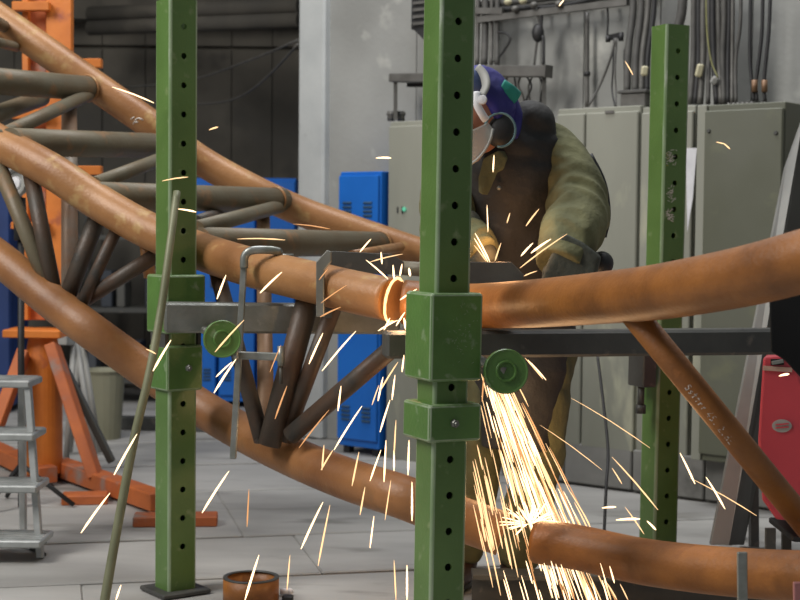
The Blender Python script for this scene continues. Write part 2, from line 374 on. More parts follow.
# centre post
C_D = 3.82
tc_, cb, cy = make_post(441, C_D, 26, 2.09, 169.5, .0917, 'tall green perforated steel post in the centre with two collars, its top out of view')
zc = lambda py: zpix(py, C_D - .07, 447)
collar(tc_, cb, cy, .148, zc(382), zc(293), 'upper_collar', ())
collar(tc_, cb, cy, .15, zc(443), zc(405), 'lower_collar', ((-.005, .5),))
hp = at(503, 371, C_D - .03); ax = (Vector((0, 0, CH)) - hp).normalized() + Vector((.25, 0, 0.05)); ax.normalize()
handwheel(tc_, hp, ax, .057)
m = MB(); m.cyl(cb + Z * hp.z + (hp - cb).normalized() * .06, hp, .013); m.build('screw_shaft', steel, tc_)
M3 = Matrix.Rotation(cy, 3, 'Z'); fc = cb + M3 @ Vector((0, -.0748, 0)); cux = M3 @ Vector((1, 0, 0)); q = MB()
for k in range(46):
    xx = R.gauss(.012, .018); zz = zc(334 + R.gauss(0, 13)); a_ = R.uniform(0, pi); l_ = R.uniform(.001, .004); d_ = cux * cos(a_) + Z * sin(a_); e_ = (cux * -sin(a_) + Z * cos(a_)) * .0007; c_ = fc + cux * xx + Z * zz
    q.add([c_ - d_ * l_ - e_, c_ + d_ * l_ - e_, c_ + d_ * l_ + e_, c_ - d_ * l_ + e_], [(0, 1, 2, 3)])
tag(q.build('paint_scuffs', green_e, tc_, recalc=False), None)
# left post
L_D = 4.80
tl, lb, ly = make_post(176, L_D, 36, zpix(3, L_D, 177), 202, .0917, 'green perforated steel post on the left, holding the grey square beam')
zl = lambda py: zpix(py, L_D - .07, 178)
collar(tl, lb, ly, .14, zl(334), zl(275), 'upper_collar', ())
collar(tl, lb, ly, .128, zl(392), zl(346), 'lower_collar', ((.01, .5),))
m = MB(); M3 = Matrix.Rotation(ly, 3, 'Z')
for sx in (-1, 1): m.box(lb + M3 @ Vector((sx * .058, .0, 0)) + Z * zl(340), (.012, .10, .05), M3)
m.build('collar_strap', steel_dark, tl)
hp = at(222, 339, L_D - .34); ax = (Vector((0, 0, CH)) - hp).normalized() + Vector((.15, 0, 0)); ax.normalize()
handwheel(tl, hp, ax, .056)
m = MB(); m.cyl(lb + Z * hp.z + (hp - lb).normalized() * .05, hp, .013); m.build('screw_shaft', steel, tl)
# right post
R_D = 5.30
tr, rb, ry = make_post(662, R_D, 24, zpix(28, R_D, 668), 209.5, .0917, 'green perforated steel post on the right before the cabinets, with scuffed paint')
zr = lambda py: zpix(py, R_D, 660)
m = MB(); M3 = Matrix.Rotation(ry, 3, 'Z')
p = at(641, 362, R_D - .06); m.box(p, (.055, .10, .17), M3, .004); m.box(p + Vector((.05, .05, .03)), (.12, .02, .06), M3, .003); m.build('clamp_bracket', steel_dark, tr)
m = MB(); p = at(640, 385, R_D - .06); m.cyl(p, p - Z * .08, .012); m.cyl(p - Z * .07, p - Z * .10, .018, 12); m.build('clamp_screw', steel_dark, tr)
M3n = M3 @ Vector((0, -1, 0)); ux = M3 @ Vector((1, 0, 0))
fo_ = rb + M3n * (PW / 2 + .0006)
for (px, py, cnt, mm, nm) in ((670, 156, 26, chalk, 'chalk_scribble'), (664, 158, 5, yellow, 'yellow_smear'), (671, 193, 22, chalk, 'chalk_scribble'), (671, 214, 30, chalk, 'chalk_scribble')):
    q = MB()
    for k in range(cnt):
        zz = zpix(py + R.gauss(0, 4.0), R_D - .05, px); xx = ((px - 676) / F * R_D) + R.gauss(0, .009); xx = max(-.035, min(.035, xx)); a = R.uniform(-1, 1.2); l = R.uniform(.003, .008)
        c = fo_ + ux * xx + Z * zz; d = ux * cos(a) + Z * sin(a); e = ux * -sin(a) + Z * cos(a)
        q.add([c - d * l - e * .001, c + d * l - e * .001, c + d * l + e * .001, c - d * l + e * .001], [(0, 1, 2, 3)])
    o = q.build(nm, mm, tr, recalc=False)

tc_.rotation_euler.y = radians(.45); tr.rotation_euler.y = radians(.4)      # two posts lean a little
for q in (tc_, tl, tr): del q['lean']

# ------------------------------------------------------------ the coaster-track trusses
RC = .0625
LT = thing('track_truss', floor_at(150, 5.6), 'left rusted tubular steel truss with grey cross tubes, curving down to the centre post', 'steel truss')
RT = thing('track_truss', floor_at(640, 3.6), 'right rusted tubular steel truss of two thick tubes and one slanting brace', 'steel truss')
A_l = path([(-60, 108, 5.45), (0, 143, 5.3), (50, 170, 5.2), (100, 203, 5.15), (150, 231, 5.05), (200, 251, 4.92), (250, 267, 4.7), (300, 279, 4.52), (350, 291, 4.36), (393, 300, 4.25)])
A_r = path([(404, 302, 4.22), (440, 305, 4.2), (480, 306, 4.15), (540, 303, 3.85), (600, 298, 3.58), (650, 293, 3.38), (700, 285, 3.2), (750, 275, 3.06), (800, 262, 2.94), (870, 242, 2.82)])
B_l = path([(-60, -22, 6.3), (0, 19, 6.25), (50, 54, 6.2), (100, 89, 6.2), (150, 124, 6.2), (200, 160, 6.25), (250, 188, 6.25), (300, 211, 6.3), (350, 229, 6.3), (400, 246, 6.3), (436, 258, 6.3)])
C_l = path([(-60, 216, 5.4), (0, 259, 5.3), (50, 300, 5.2), (90, 330, 5.1), (140, 366, 5.12), (200, 407, 5.06), (250, 436, 4.88), (300, 460, 4.64), (350, 480, 4.42), (400, 496, 4.25), (450, 515, 4.22), (503, 534, 4.2)])
C_r = path([(537, 541, 4.22), (580, 548, 4.16), (640, 561, 4.05), (700, 569, 3.9), (760, 574, 3.75), (820, 577, 3.6), (880, 578, 3.5)])
def chord(pts, m, parent, capstart=True):
    b = MB(); b.sweep(pts, RC, 36); return b.build('chord_tube', m, parent)
chord(A_l, rust, LT); chord(B_l, rust, LT); chord(C_l, rust3, LT)
chord(A_r, rust2, RT); chord(C_r, rust2, RT)
def tube(P, r, m, parent, name='brace_tube', n=20):
    pts = [at(*p) for p in P]; b = MB(); b.sweep(pts, r, n); o = b.build(name, m, parent)
    return o, pts
def weld(a, b, r, parent, m=rust):       # weld bead ring round the end of a tube, pushed back from its end
    d = (b - a).normalized(); q = MB(); x = d.orthogonal().normalized(); y = d.cross(x); c = a + d * (RC * .95)
    ring = [c + (x * cos(2 * pi * k / 24) + y * sin(2 * pi * k / 24)) * (r + .003) for k in range(25)]
    q.sweep(ring, .005, 6, caps=False); return q.build('weld_bead', m, parent)
cross = [((-30, 79, 5.45), (95, 89, 6.2), .0505, mill), ((10, 142, 5.25), (170, 146, 6.2), .050, mill),
         ((95, 196, 5.15), (282, 200, 6.25), .050, mill), ((198, 242, 4.95), (385, 244, 6.3), .0505, mill),
         ((352, 280, 4.4), (445, 262, 6.3), .036, mill)]
for a, b, r, mm in cross[:4]:
    o, pts = tube([a, b], r, mm, LT, 'cross_tube'); weld(pts[1], pts[0], r, LT)
tube([(372, 266, 5.2), (432, 270, 4.9)], .024, mill, LT, 'cross_tube')
braces = [((-2, 137, 5.25), (92, 93, 6.17), .026, mill), ((-20, 120, 5.5), (42, 98, 6.2), .034, mill), ((95, 184, 5.2), (185, 150, 6.2), .026, mill),
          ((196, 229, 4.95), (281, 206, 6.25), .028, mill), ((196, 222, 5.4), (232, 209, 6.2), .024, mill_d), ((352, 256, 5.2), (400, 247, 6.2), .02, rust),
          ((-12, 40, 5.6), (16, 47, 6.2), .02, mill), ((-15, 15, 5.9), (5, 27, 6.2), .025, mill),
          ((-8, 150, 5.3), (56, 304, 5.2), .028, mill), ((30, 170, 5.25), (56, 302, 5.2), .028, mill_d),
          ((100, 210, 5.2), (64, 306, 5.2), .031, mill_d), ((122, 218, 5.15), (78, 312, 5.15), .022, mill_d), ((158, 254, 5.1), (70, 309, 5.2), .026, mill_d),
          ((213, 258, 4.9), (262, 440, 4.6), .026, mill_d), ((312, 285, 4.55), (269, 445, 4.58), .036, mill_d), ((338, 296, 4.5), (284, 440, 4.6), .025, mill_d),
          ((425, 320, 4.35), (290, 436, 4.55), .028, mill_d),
          ((145, 238, 5.12), (150, 277, 5.15), .022, rust)]
for a, b, r, mm in braces: tube([a, b], r, mm, LT)
# far uprights from the upper chord down to the lower nodes
tube([(69, 72, 6.2), (70, 300, 5.35)], .031, mat('grey_tan_steel', '8E8478', '9A7A62', .5, .2, 7), LT, 'upright_tube')
tube([(263, 200, 6.25), (266, 425, 4.75)], .027, mat('tan_steel', '9A7C60', '8A6A50', .5, .2, 7), LT, 'upright_tube')
D_o, D_pts = tube([(632, 312, 3.46), (812, 532, 3.62)], .0315, rust2, RT, 'brace_tube', 28)

# chalk marks
def strokes(lst, pts, r, name, parent, wd=.0013, mm=chalk):
    q = MB()
    for st in lst:
        if len(st) < 2: continue
        q.sweep([on_tube(x, y, pts, r, .0012) for x, y in st], wd, 5)
    return q.build(name, mm, parent)
strokes([[(133, 210), (139, 216)], [(137, 209), (134, 215)], [(141, 211), (137, 219)], [(144, 212), (141, 220)], [(149, 216), (144, 222)], [(141, 215), (147, 217)], [(135, 212), (149, 216)]], A_l, RC, 'chalk_mark', LT, .002)
strokes([[(124, 225), (132, 226), (141, 230)], [(137, 233), (138, 238)], [(141, 232), (140, 238)], [(136, 235), (141, 235)]], A_l, RC, 'chalk_mark', LT, .002)
strokes([[(133, 124), (136, 119), (139, 118), (143, 120)], [(135, 122), (138, 122)], [(131, 119), (134, 117)]], B_l, RC, 'chalk_mark', LT, .0025)
strokes([[(1, 6), (3, 12), (6, 9)]], B_l, RC, 'chalk_mark', LT, .0025)
# handwriting along the slanting brace: S ch u s s t r . 4 5 - 2 . 7
hx, hy = (80 - 0) / 100, 1.0
d0 = Vector((735 - 687, 446 - 386, 0)); Ld = d0.length; d0 /= Ld; e0 = Vector((d0.y, -d0.x, 0))
def hw(s, glyph):                          # s along the text, glyph strokes in unit cell
    return [[(687 + d0.x * (s + gx * 3.6) + e0.x * (gy * 6.4 - 3), 386 + d0.y * (s + gx * 3.6) + e0.y * (gy * 6.4 - 3)) for gx, gy in st] for st in glyph]
G = {'S': [[(1, .9), (.3, 1), (.1, .7), (.9, .4), (.7, 0), (0, .1)]], 'c': [[(.9, .6), (.3, .6), (.2, .1), (.9, 0)]], 'h': [[(.1, 1), (.1, 0)], [(.1, .5), (.8, .5), (.8, 0)]],
     'w': [[(0, .6), (.25, 0), (.5, .5), (.75, 0), (1, .6)]], 'e': [[(.1, .3), (.9, .4), (.5, .7), (.1, .3), (.4, 0), (.9, .1)]], 'i': [[(.5, .6), (.5, 0)]], 's': [[(.8, .6), (.2, .5), (.8, .2), (.2, 0)]],
     't': [[(.5, 1), (.5, 0)], [(.1, .65), (.9, .65)]], 'r': [[(.2, .6), (.2, 0)], [(.2, .4), (.8, .6)]], '4': [[(.7, 0), (.7, 1), (0, .3), (1, .3)]], '5': [[(.9, 1), (.2, 1), (.2, .6), (.8, .5), (.8, .1), (.1, 0)]],
     '-': [[(.2, .4), (.9, .4)]], '2': [[(.1, .8), (.5, 1), (.9, .7), (.1, 0), (1, 0)]], '.': [[(.4, 0), (.6, .1)]], '7': [[(.1, 1), (.9, 1), (.4, 0)]], 'H': [[(.1, 1), (.1, 0)], [(.9, 1), (.9, 0)], [(.1, .5), (.9, .5)]], 'E': [[(.9, 1), (.2, 1), (.2, 0), (.9, 0)], [(.2, .5), (.8, .5)]]}
sx = 0; L = []
for ch in 'Ssttrr 45. 2.HE':
    if ch in G: L += hw(sx, G[ch])
    sx += 5.2 if ch != ' ' else 3.2
strokes(L, D_pts, .0315, 'chalk_lettering', RT, .0019)
# glowing cut ring between the two trusses, open tube mouth
ra = A_l[-1]; rt = (A_l[-1] - A_l[-2]).normalized()
ringax = (rt + (Vector((0, 0, CH)) - ra).normalized() * -.35).normalized()
b = MB(); xx = ringax.orthogonal().normalized(); yy = ringax.cross(xx)
ring = [ra + rt * .004 + (xx * cos(2 * pi * k / 48) + yy * sin(2 * pi * k / 48)) * (RC + .001 + .002 * noise.noise(Vector((k * .5, 0, 0)))) for k in range(49)]
b.sweep(ring, [.0036 + .0022 * abs(noise.noise(Vector((k * .7, 3, 0)))) for k in range(49)], 8, caps=False)
b.build('cut_edge', hotm, LT)
# dark scorched band on right stub and seams
for pts, i, par, mm in ((A_r, 18, RT, steel_dark), (A_l, 62, LT, mill_d)):
    pass

# ------------------------------------------------------------ square beams held by the posts
m = MB(); a = at(164, 317, 4.60); b_ = at(398, 319, 4.74); m.bar(a, b_, .09, .092, Z, .007); tb = m.build('square_beam', steel, None)
tag(tb, 'pale grey square steel beam fixed to the left post below the curved tube', 'beam')
m = MB(); a = at(384, 344.5, 4.06); b_ = at(778, 341, 4.28); m.bar(a, b_, .075, .073, Z, .008); tb = m.build('square_beam', steel_dark, None)
tag(tb, 'dark square steel beam running from the centre post to the right edge', 'beam')
m = MB(); p0 = at(384, 344.5, 4.06); dd = (b_ - a).normalized(); 

# saddle plates on the beams
m = MB(); m.prism([at(x, y, 3.3) for x, y in ((769, 296), (800, 286), (840, 280), (840, 420), (800, 377), (784, 360), (771, 352))], (.03, .1, 0)); bevel(tag(m.build('support_bracket', black), 'black support bracket under the big right tube at the right edge', 'bracket'), .004)
def plate(poly, D, th, name, mm, label, cat='bracket'):
    pts = [at(x, y, D) for x, y in poly]; m = MB(); o, d = ray(poly[0][0], poly[0][1]); m.prism(pts, Vector((0.12, 1, 0)).normalized() * th); q = m.build(name, mm, None); bevel(q, .0025); return tag(q, label, cat)
SP = thing('saddle_bracket', at(355, 318, 4.58), 'grey steel hook bracket over the tube left of the cut, with angled corner', 'bracket')
def plate_part(poly, D, th, name, mm, parent, vec=(0.12, 1, 0)):
    m = MB(); m.prism([at(x, y, D) for x, y in poly], Vector(vec).normalized() * th); q = m.build(name, mm, parent); bevel(q, .002); return q
plate_part([(316, 262), (327, 250), (331, 252), (331, 262), (324, 270), (324, 317), (316, 317)], 4.33, .016, 'edge_flange', steel, SP)
plate_part([(324, 318), (324, 268), (332, 251), (392, 254), (404, 262), (404, 275), (352, 273), (336, 283), (332, 318)], 4.46, .012, 'hook_plate', steel_dark, SP, (-.1, 1, 0))
RP = thing('saddle_bracket', at(495, 282, 4.5), 'dark steel plate bracket with chamfered corner, right of the centre post', 'bracket')
plate_part([(455, 262), (511, 262), (524, 275), (521, 290), (520, 330), (505, 330), (502, 288), (455, 288)], 4.3, .014, 'hook_plate', steel_dark, RP)

# ------------------------------------------------------------ clamp over the left tube
CL = thing('bar_clamp', at(233, 460, 4.5), 'silver bar clamp hooked over the left curved tube', 'clamp')
m = MB(); P0, P1 = at(244.5, 256, 4.56), at(233, 459, 4.53); m.bar(P0, P1, .020, .012, Vector((0, -1, 0)), .003); m.build('clamp_bar', clampm, CL)
q = spline([at(244, 268, 4.55), at(245, 256, 4.55), at(252, 250.5, 4.55), at(270, 250, 4.56), at(280, 252, 4.57)], 6)
m = MB(); m.sweep(q, [(.011, .013)] * len(q), 10); m.build('fixed_jaw', clampm, CL)
m = MB(); m.cyl(at(280, 251, 4.57), at(281, 259, 4.62), .008, 12); m.cyl(at(276, 256, 4.57), at(293, 256, 4.60), .007, 12); m.build('jaw_pad', clampm, CL)
m = MB(); m.bar(at(233, 355, 4.53), at(283, 357, 4.5), .012, .024, Z, .003); m.cyl(at(281, 346, 4.5), at(281, 366, 4.5), .011, 12); m.build('sliding_jaw', clampm, CL)
m = MB(); m.cyl(at(234, 355, 4.50), at(239, 355, 4.50), .022, 12); m.build('lock_nut', clampm, CL)
m = MB(); m.cyl(at(281, 366, 4.5), at(281, 384, 4.5), .006, 10); m.build('clamp_screw', steel_dark, CL)

# lower right clamp bars in front of the low tube
m = MB(); m.bar(at(742, 552, 3.6), at(743, 668, 3.6), .024, .012, Vector((0, -1, 0)), .002); tag(m.build('flat_bar', clampm), 'short upright grey flat bar in front of the lower right tube', 'bar')
m = MB(); m.bar(at(798, 582, 3.5), at(799, 670, 3.5), .022, .014, Vector((0, -1, 0)), .002); tag(m.build('flat_bar', mat('pinkish_paint', 'A06A68', '8E5A58', .5)), 'pinkish upright bar end at the lower right corner', 'bar')

# leaning rod
q = spline([at(177, 192, 4.63), at(170, 245, 4.55), at(161, 310, 4.5), at(149, 375, 4.45), at(134, 440, 4.42), at(117, 530, 4.4), at(103, 610, 4.36)], 8)
end = q[-1]; q.append(Vector((end.x - .01, end.y - .01, 0.012)))
m = MB(); m.sweep(q, [lerp(.0115, .0145, i / len(q)) for i in range(len(q))], 14); tag(m.build('rod', rodm), 'long thin bent greenish rod leaning on the left post', 'rod')

# ------------------------------------------------------------ black girder and bits on the floor
m = MB(); a = floor_at(474, 4.62); b_ = floor_at(900, 4.62)
for hz, ww, hh in ((.008, .1, .014), (.06, .012, .1), (.112, .1, .014)): m.bar(a + Z * hz, b_ + Z * hz, ww, hh)
tag(m.build('floor_girder', steel_dark), 'black steel girder lying on the floor under the lower right tube', 'girder')
PS = floor_at(252, 4.7)
rp = thing('pipe_stub', PS, 'rusty pipe stub standing on the floor at the bottom, beside a spark', 'pipe')
m = MB(); m.hollow(floor_at(252, 4.7), floor_at(252, 4.7) + Z * .075, .088, .078, 30); m.build('pipe_wall', mill_d if False else rust2, rp)
m = MB(); m.hollow(PS + Z * .0755, PS + Z * .079, .0885, .074, 30); m.build('rim', steel_dark, rp)
m = MB(); m.cyl(floor_at(281, 4.78) + Z * .012, floor_at(290, 4.78) + Z * .012, .011, 12); m.ball(floor_at(291, 4.78) + Z * .012, .012); tag(m.build('bolt', white), 'small white-grey fitting lying right of the pipe stub', 'fitting')
m = MB(); m.box(floor_at(289, 4.7) + Z * .01, (.035, .03, .02), None, .004); tag(m.build('nut', blackp), 'small black nut on the floor right of the pipe stub', 'nut')

# ------------------------------------------------------------ orange tower stand
TD = 6.9
tb_ = floor_at(43, TD)
OT = thing('orange_tower', tb_, 'tall orange steel tower stand behind the left truss, with rungs and spread feet', 'stand')
def tp(px, py, D=TD): return at(px, py, D)
def face(px0, px1, py0, py1, D, th, name, mm, parent, D2=None):
    D2 = D2 or D; m = MB(); pts = [at(px0, py1, D), at(px1, py1, D2), at(px1, py0, D2), at(px0, py0, D)]; m.prism(pts, (0, th, 0)); return bevel(m.build(name, mm, parent), .003)
face(46, 71, -40, 320, TD, .06, 'mast_flange', orange, OT)
face(27, 46, -40, 320, TD + .05, .02, 'mast_web', orange_w, OT)
face(22, 28, -40, 320, TD, .06, 'mast_flange', orange, OT)
for (x0, x1, y0, y1) in ((13, 50, 2, 11), (12, 50, 110, 119), (12, 48, 222, 229), (70, 102, 59, 68), (72, 102, 166, 175)):
    m = MB(); m.bar(tp(x0, (y0 + y1) / 2, TD - .03), tp(x1, (y0 + y1) / 2, TD - .03), .05, (y1 - y0) / F * TD, Z, .003); m.build('rung', orange, OT)
m = MB(); m.bar(tp(9, 332, TD - .02), tp(66, 333, TD - .02), .24, .035, Z, .004); m.build('flange_plate', orange, OT)
zt, zm = tp(40, 336).z, tp(40, 366).z
m = MB(); m.lathe(Vector((tb_.x, tb_.y, 0)), Z, [(0.0, .04), (.088, .04), (.088, zm), (.064, zt), (.0, zt)], 30); m.build('column', orange, OT)
for (p, q) in (((24, 352), (-4, 428)), ((52, 345), (96, 478))):
    m = MB(); m.bar(tp(*p, TD - .12), tp(q[0], q[1], TD - .25), .05, .10, Vector((0, -1, 0)), .004); m.build('gusset_leg', orange_w, OT)
m = MB(); m.bar(tp(56, 350, TD - .06), tp(112, 462, TD - .05), .03, .05, Vector((0, -1, 0)), .004); m.build('gusset_leg', gbd, OT)
for (p, q) in (((-30, 443), (48, 480)), ((36, 462), (160, 507))):
    m = MB(); A = floor_at(p[0], 1770 / (p[1] + 10 - 228)); B = floor_at(q[0], 1770 / (q[1] + 10 - 228)); m.bar(A + Z * .05, B + Z * .05, .09, .075, Z, .005); m.build('base_beam', orange_w, OT)
for (x0, x1, y) in ((62, 108, 507), (134, 218, 528)):
    m = MB(); D = 1770 / (y - 228); m.bar(floor_at(x0, D) + Z * .02, floor_at(x1, D + .03) + Z * .02, .12, .04, Z, .004); o = m.build('foot_bar', orange_w, OT)

# ------------------------------------------------------------ step stool at the left edge
SD = 5.3; sb = floor_at(20, SD)
SS = thing('step_ladder', sb, 'aluminium step ladder at the lower left edge', 'ladder')
for i, (x1, y) in enumerate(((30, 382), (34, 435), (37, 487), (41, 542))):
    D = SD + .10 - i * .06
    m = MB(); a = at(-40, y + 2, D); b_ = at(x1, y + 2, D)
    m.box((a + b_) / 2 + Vector((0, .09, 0)), ((b_ - a).length, .2, .026), None, .005)
    for k in range(5): m.box((a + b_) / 2 + Vector((0, .02 + k * .035, .0145)), ((b_ - a).length - .02, .008, .004))
    m.build('step', alu, SS)
def foot(px, D): return floor_at(px, D)
m = MB(); m.bar(at(28, 385, SD + .12), foot(40, SD - .02), .024, .03, Vector((0, 1, 0)), .003); m.build('rail', alu, SS)
m = MB(); m.bar(at(22, 385, SD + .3), foot(23, SD + .36), .024, .03, Vector((0, 1, 0)), .003); m.build('rear_rail', alu, SS)
m = MB(); m.bar(at(-30, 385, SD + .12), foot(-35, SD - .02), .024, .03, Vector((0, 1, 0)), .003); m.build('rail', alu, SS)
for a, b_ in (((25, 540), (45, 556)), ((25, 556), (45, 540))):
    m = MB(); m.bar(at(a[0], a[1], SD + .2), at(b_[0], b_[1], SD + .05), .008, .02, Z); m.build('cross_strap', steel_dark, SS)

# ------------------------------------------------------------ clutter in the hall on the left
lamp = thing('work_lamp', floor_at(15, 6.2), 'grey round-headed work lamp on a dark stand behind the left tubes', 'lamp')
m = MB(); c = at(15, 183, 6.2); dv = Vector((-.3, -1, .1)); m.lathe(c, dv, [(0, -.07), (.035, -.06), (.06, -.01), (.06, .02), (.052, .022), (.045, .0), (0, -.01)], 24); m.build('lamp_head', gb, lamp)
m = MB(); m.lathe(c, dv, [(0, .01), (.025, .006), (.03, -.005), (0, -.006)], 20); m.build('lamp_glass', white, lamp)
m = MB(); m.cyl(at(19, 198, 6.25), at(21, 240, 6.25), .028); m.cyl(at(21, 238, 6.25), floor_at(21, 6.25) + Z * .0, .014); m.build('stand_pole', blackp, lamp)
m = MB()
for k in range(3): a = k * 2.09; m.cyl(floor_at(21, 6.25) + Z * .18, floor_at(21, 6.25) + Vector((cos(a) * .22, sin(a) * .22, .01)), .01, 8)
m.build('stand_legs', blackp, lamp)

def locker(px0, px1, py_top, D, label, slit_rows=True, mm=blue, sidew=.0, onwall=None, doors=1, group=None, md=None):
    """free-standing locker; onwall = n offset puts it in the wall frame"""
    if onwall is not None:
        u0, z1 = wp(px0, py_top, onwall); u1, _ = wp(px1, py_top, onwall); ex, ey, org = U, N, WP(u0, onwall, 0); wd = u1 - u0; out = N
        yv = -N
    else:
        A = at(px0, py_top, D); B = at(px1, py_top, D); z1 = A.z; ex = Vector((1, 0, 0)); yv = Vector((0, 1, 0)); org = Vector((A.x, A.y, 0)); wd = B.x - A.x; out = -yv
    t = thing('locker', org + ex * wd / 2, label, 'locker', group, rz=WRZ if onwall is not None else 0); Mx = Matrix((ex, yv, Z)).transposed()
    m = MB(); m.box(org + ex * wd / 2 + yv * .23 + Z * (z1 / 2 + .02), (wd, .44, z1 - .04), Mx, .004); m.build('body', md or mm, t)
    m = MB()
    for a in (.04, wd - .04):
        for q in (.05, .4): m.box(org + ex * a + yv * q + Z * .02, (.04, .04, .04), Mx)
    m.build('feet', blackp, t)
    for k in range(doors):
        a = wd * k / doors; b = wd * (k + 1) / doors; m = MB(); m.box(org + ex * (a + b) / 2 + Z * (z1 / 2 + .03) - yv * .0, (b - a - .012, .02, z1 - .1), Mx, .004); d = m.build('door', mm, t)
        for row, zz in ((0, z1 - .16), (1, .25)):
            for g in (-1, 1):
                for s_ in range(4):
                    m = MB(); c0 = org + ex * ((a + b) / 2 + g * (b - a) * .25) + Z * (zz - s_ * .022) - yv * .012
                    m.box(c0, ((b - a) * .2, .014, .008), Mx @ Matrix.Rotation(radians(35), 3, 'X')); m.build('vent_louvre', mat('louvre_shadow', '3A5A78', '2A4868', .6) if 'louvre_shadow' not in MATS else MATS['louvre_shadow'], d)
        m = MB(); m.box(org + ex * (b - .03) + Z * (z1 * .55) - yv * .014, (.014, .02, .07), Mx, .003); m.build('handle', steel_dark, d)
    return t
locker(339, 380, 172, 8, 'bright blue locker against the grey wall right of the white pillar', onwall=-.02)
for i, (a, b, l) in enumerate(((258, 296, 'blue locker in the dark hall nearest the white pillar'), (219, 256, 'blue locker in the dark hall, second from the white pillar'), (180, 217, 'blue locker in the dark hall just right behind the left post'))):
    locker(a, b, 178, 9.7, l, group='blue lockers in the dark hall')
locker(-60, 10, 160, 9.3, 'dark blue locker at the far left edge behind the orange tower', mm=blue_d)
# beige bin, grey trestle, dark crate
B0 = floor_at(104, 8.3)
m = MB(); m.lathe(B0, Z, [(0, .0), (.09, .0), (.115, .36), (.125, .38), (.118, .385), (.105, .365), (.08, .02), (0, .02)], 20); tag(m.build('bin', beige), 'beige plastic bin behind the orange stand legs', 'bin')
TR = thing('trestle', floor_at(78, 7.4), 'grey steel trestle between the orange column and the beige bin', 'trestle')
for a, b_ in (((74, 340, 7.4), (66, 0, 7.3)), ((76, 340, 7.4), (96, 0, 7.3)), ((80, 340, 7.6), (70, 0, 7.7)), ((82, 340, 7.6), (100, 0, 7.7))):
    m = MB(); m.cyl(at(*a), floor_at(b_[0], b_[2]) + Z * .012, .014, 10); m.build('leg', gb, TR)
m = MB(); m.bar(at(62, 340, 7.3), at(96, 341, 7.7), .05, .05, Z, .004); m.build('top_rail', gb, TR)
# dark shelving in the depth of the hall
SH = thing('storage_rack', Vector((at(120, 300, 10).x, 10.1, 0)), 'dark storage rack in the depth of the hall behind the left post', 'rack')
xa, xb = at(78, 300, 10).x, at(165, 300, 10).x
for x_ in (xa, xb):
    for y_ in (9.9, 10.3): m = MB(); m.box((x_, y_, .66), (.04, .04, 1.32)); m.build('upright', steel_dark, SH)
for z_ in (.15, .62, 1.1): m = MB(); m.box(((xa + xb) / 2, 10.1, z_), (xb - xa, .42, .03)); m.build('shelf', steel_dark, SH)
for i in range(5):
    c = Vector((lerp(xa + .1, xb - .1, i / 4), 10.08, [.165, .635, .635, .165, .635][i])); h = R.uniform(.16, .3)
    m = MB(); m.box(c + Z * h / 2, (R.uniform(.055, .075), .25, h), None, .006); tag(m.build('crate', mat('grey_crate%d' % i, ['4A4D52', '3C4148', '5A5954', '44484F', '393B40'][i], None, .7)), ['small dark grey crate at the left end of the lower rack shelf', 'slate crate second from the left on the middle rack shelf', 'lighter grey crate in the centre of the middle rack shelf', 'grey crate right of centre on the lower rack shelf', 'near-black crate at the right end of the middle rack shelf'][i], 'crate')
# long low dark beam on hall floor
m = MB(); m.bar(floor_at(88, 8.7) + Z * .04, floor_at(300, 8.55) + Z * .04, .08, .075, Z, .004); tag(m.build('floor_rail', steel_dark), 'dark steel rail lying on the hall floor behind the left post', 'rail')
# hanging cables before the dark wall
def cabl(P, r, mm, label, name='cable', cat='cable', group=None, D=None, parent=None):
    pts = path(P, 6) if len(P) > 2 else [at(*p) for p in P]
    m = MB(); m.sweep(pts, r, 8); o = m.build(name, mm, parent); return tag(o, label, cat, group) if parent is None else o
cabl([(298, 40, 8.35), (250, 60, 9.0), (190, 80, 9.8), (120, 88, 10.4)], .007, cable_m, 'upper grey cable sagging from the white pillar into the dark hall')
cabl([(298, 44, 8.35), (272, 72, 8.8), (245, 94, 9.3), (215, 103, 9.8), (160, 104, 10.3)], .007, cable_m, 'lower sagging cable curving from the white pillar into the dark hall')
# dark ducts high in the hall
for y_, zz in ((14, 2.36), (28, 2.22)):
    m = MB(); a = at(90, y_, 10.2); b_ = at(300, y_ - 8, 9.4); m.cyl(a, b_, .05, 14); tag(m.build('duct', conc_d), 'upper dark duct along the top of the hall' if y_ == 14 else 'lower dark duct along the top of the hall', 'duct')

# ------------------------------------------------------------ electrical cabinets on the right wall
def cabinet(px0, px1, py_top, py_bot, n_front, n_back, label, mm, seams=(), pxref=None, name='electrical_cabinet', side=None, knob=None):
    u0, z1 = wp(px0, py_top, n_front); u1, _ = wp(px1, py_top, n_front); _, z0 = wp((px0 + px1) / 2, py_bot, n_front)
    z1 = (z1 + wp(px1, py_top, n_front)[1]) / 2
    t = thing(name, WP((u0 + u1) / 2, (n_front + n_back) / 2, z0), label, 'cabinet', rz=WRZ)
    m = MB(); wbox(m, u0, u1, n_back, n_front - .018, z0, z1, .004); m.build('cabinet_body', mm, t)
    us = [u0] + [wp(s, 250, n_front)[0] for s in seams] + [u1]
    for a, b in zip(us, us[1:]):
        m = MB(); wbox(m, a + .004, b - .004, n_front - .02, n_front, z0 + .03, z1 - .025, .005); d = m.build('door', mm, t)
        m = MB(); wbox(m, b - .035, b - .025, n_front, n_front + .012, (z0 + z1) / 2 - .04, (z0 + z1) / 2 + .04, .003); m.build('handle', conduit_m, d)
    return t, (u0, u1, z0, z1)
zcab = None
c1, g1 = cabinet(556, 639, 107, 455, 0, WN, 'pale grey double-door electrical cabinet directly right of the worker', cab, (583,))
c2, g2 = cabinet(640.5, 694, 106, 462, -.01, WN, 'pale electrical cabinet behind the right green post', cab, ())
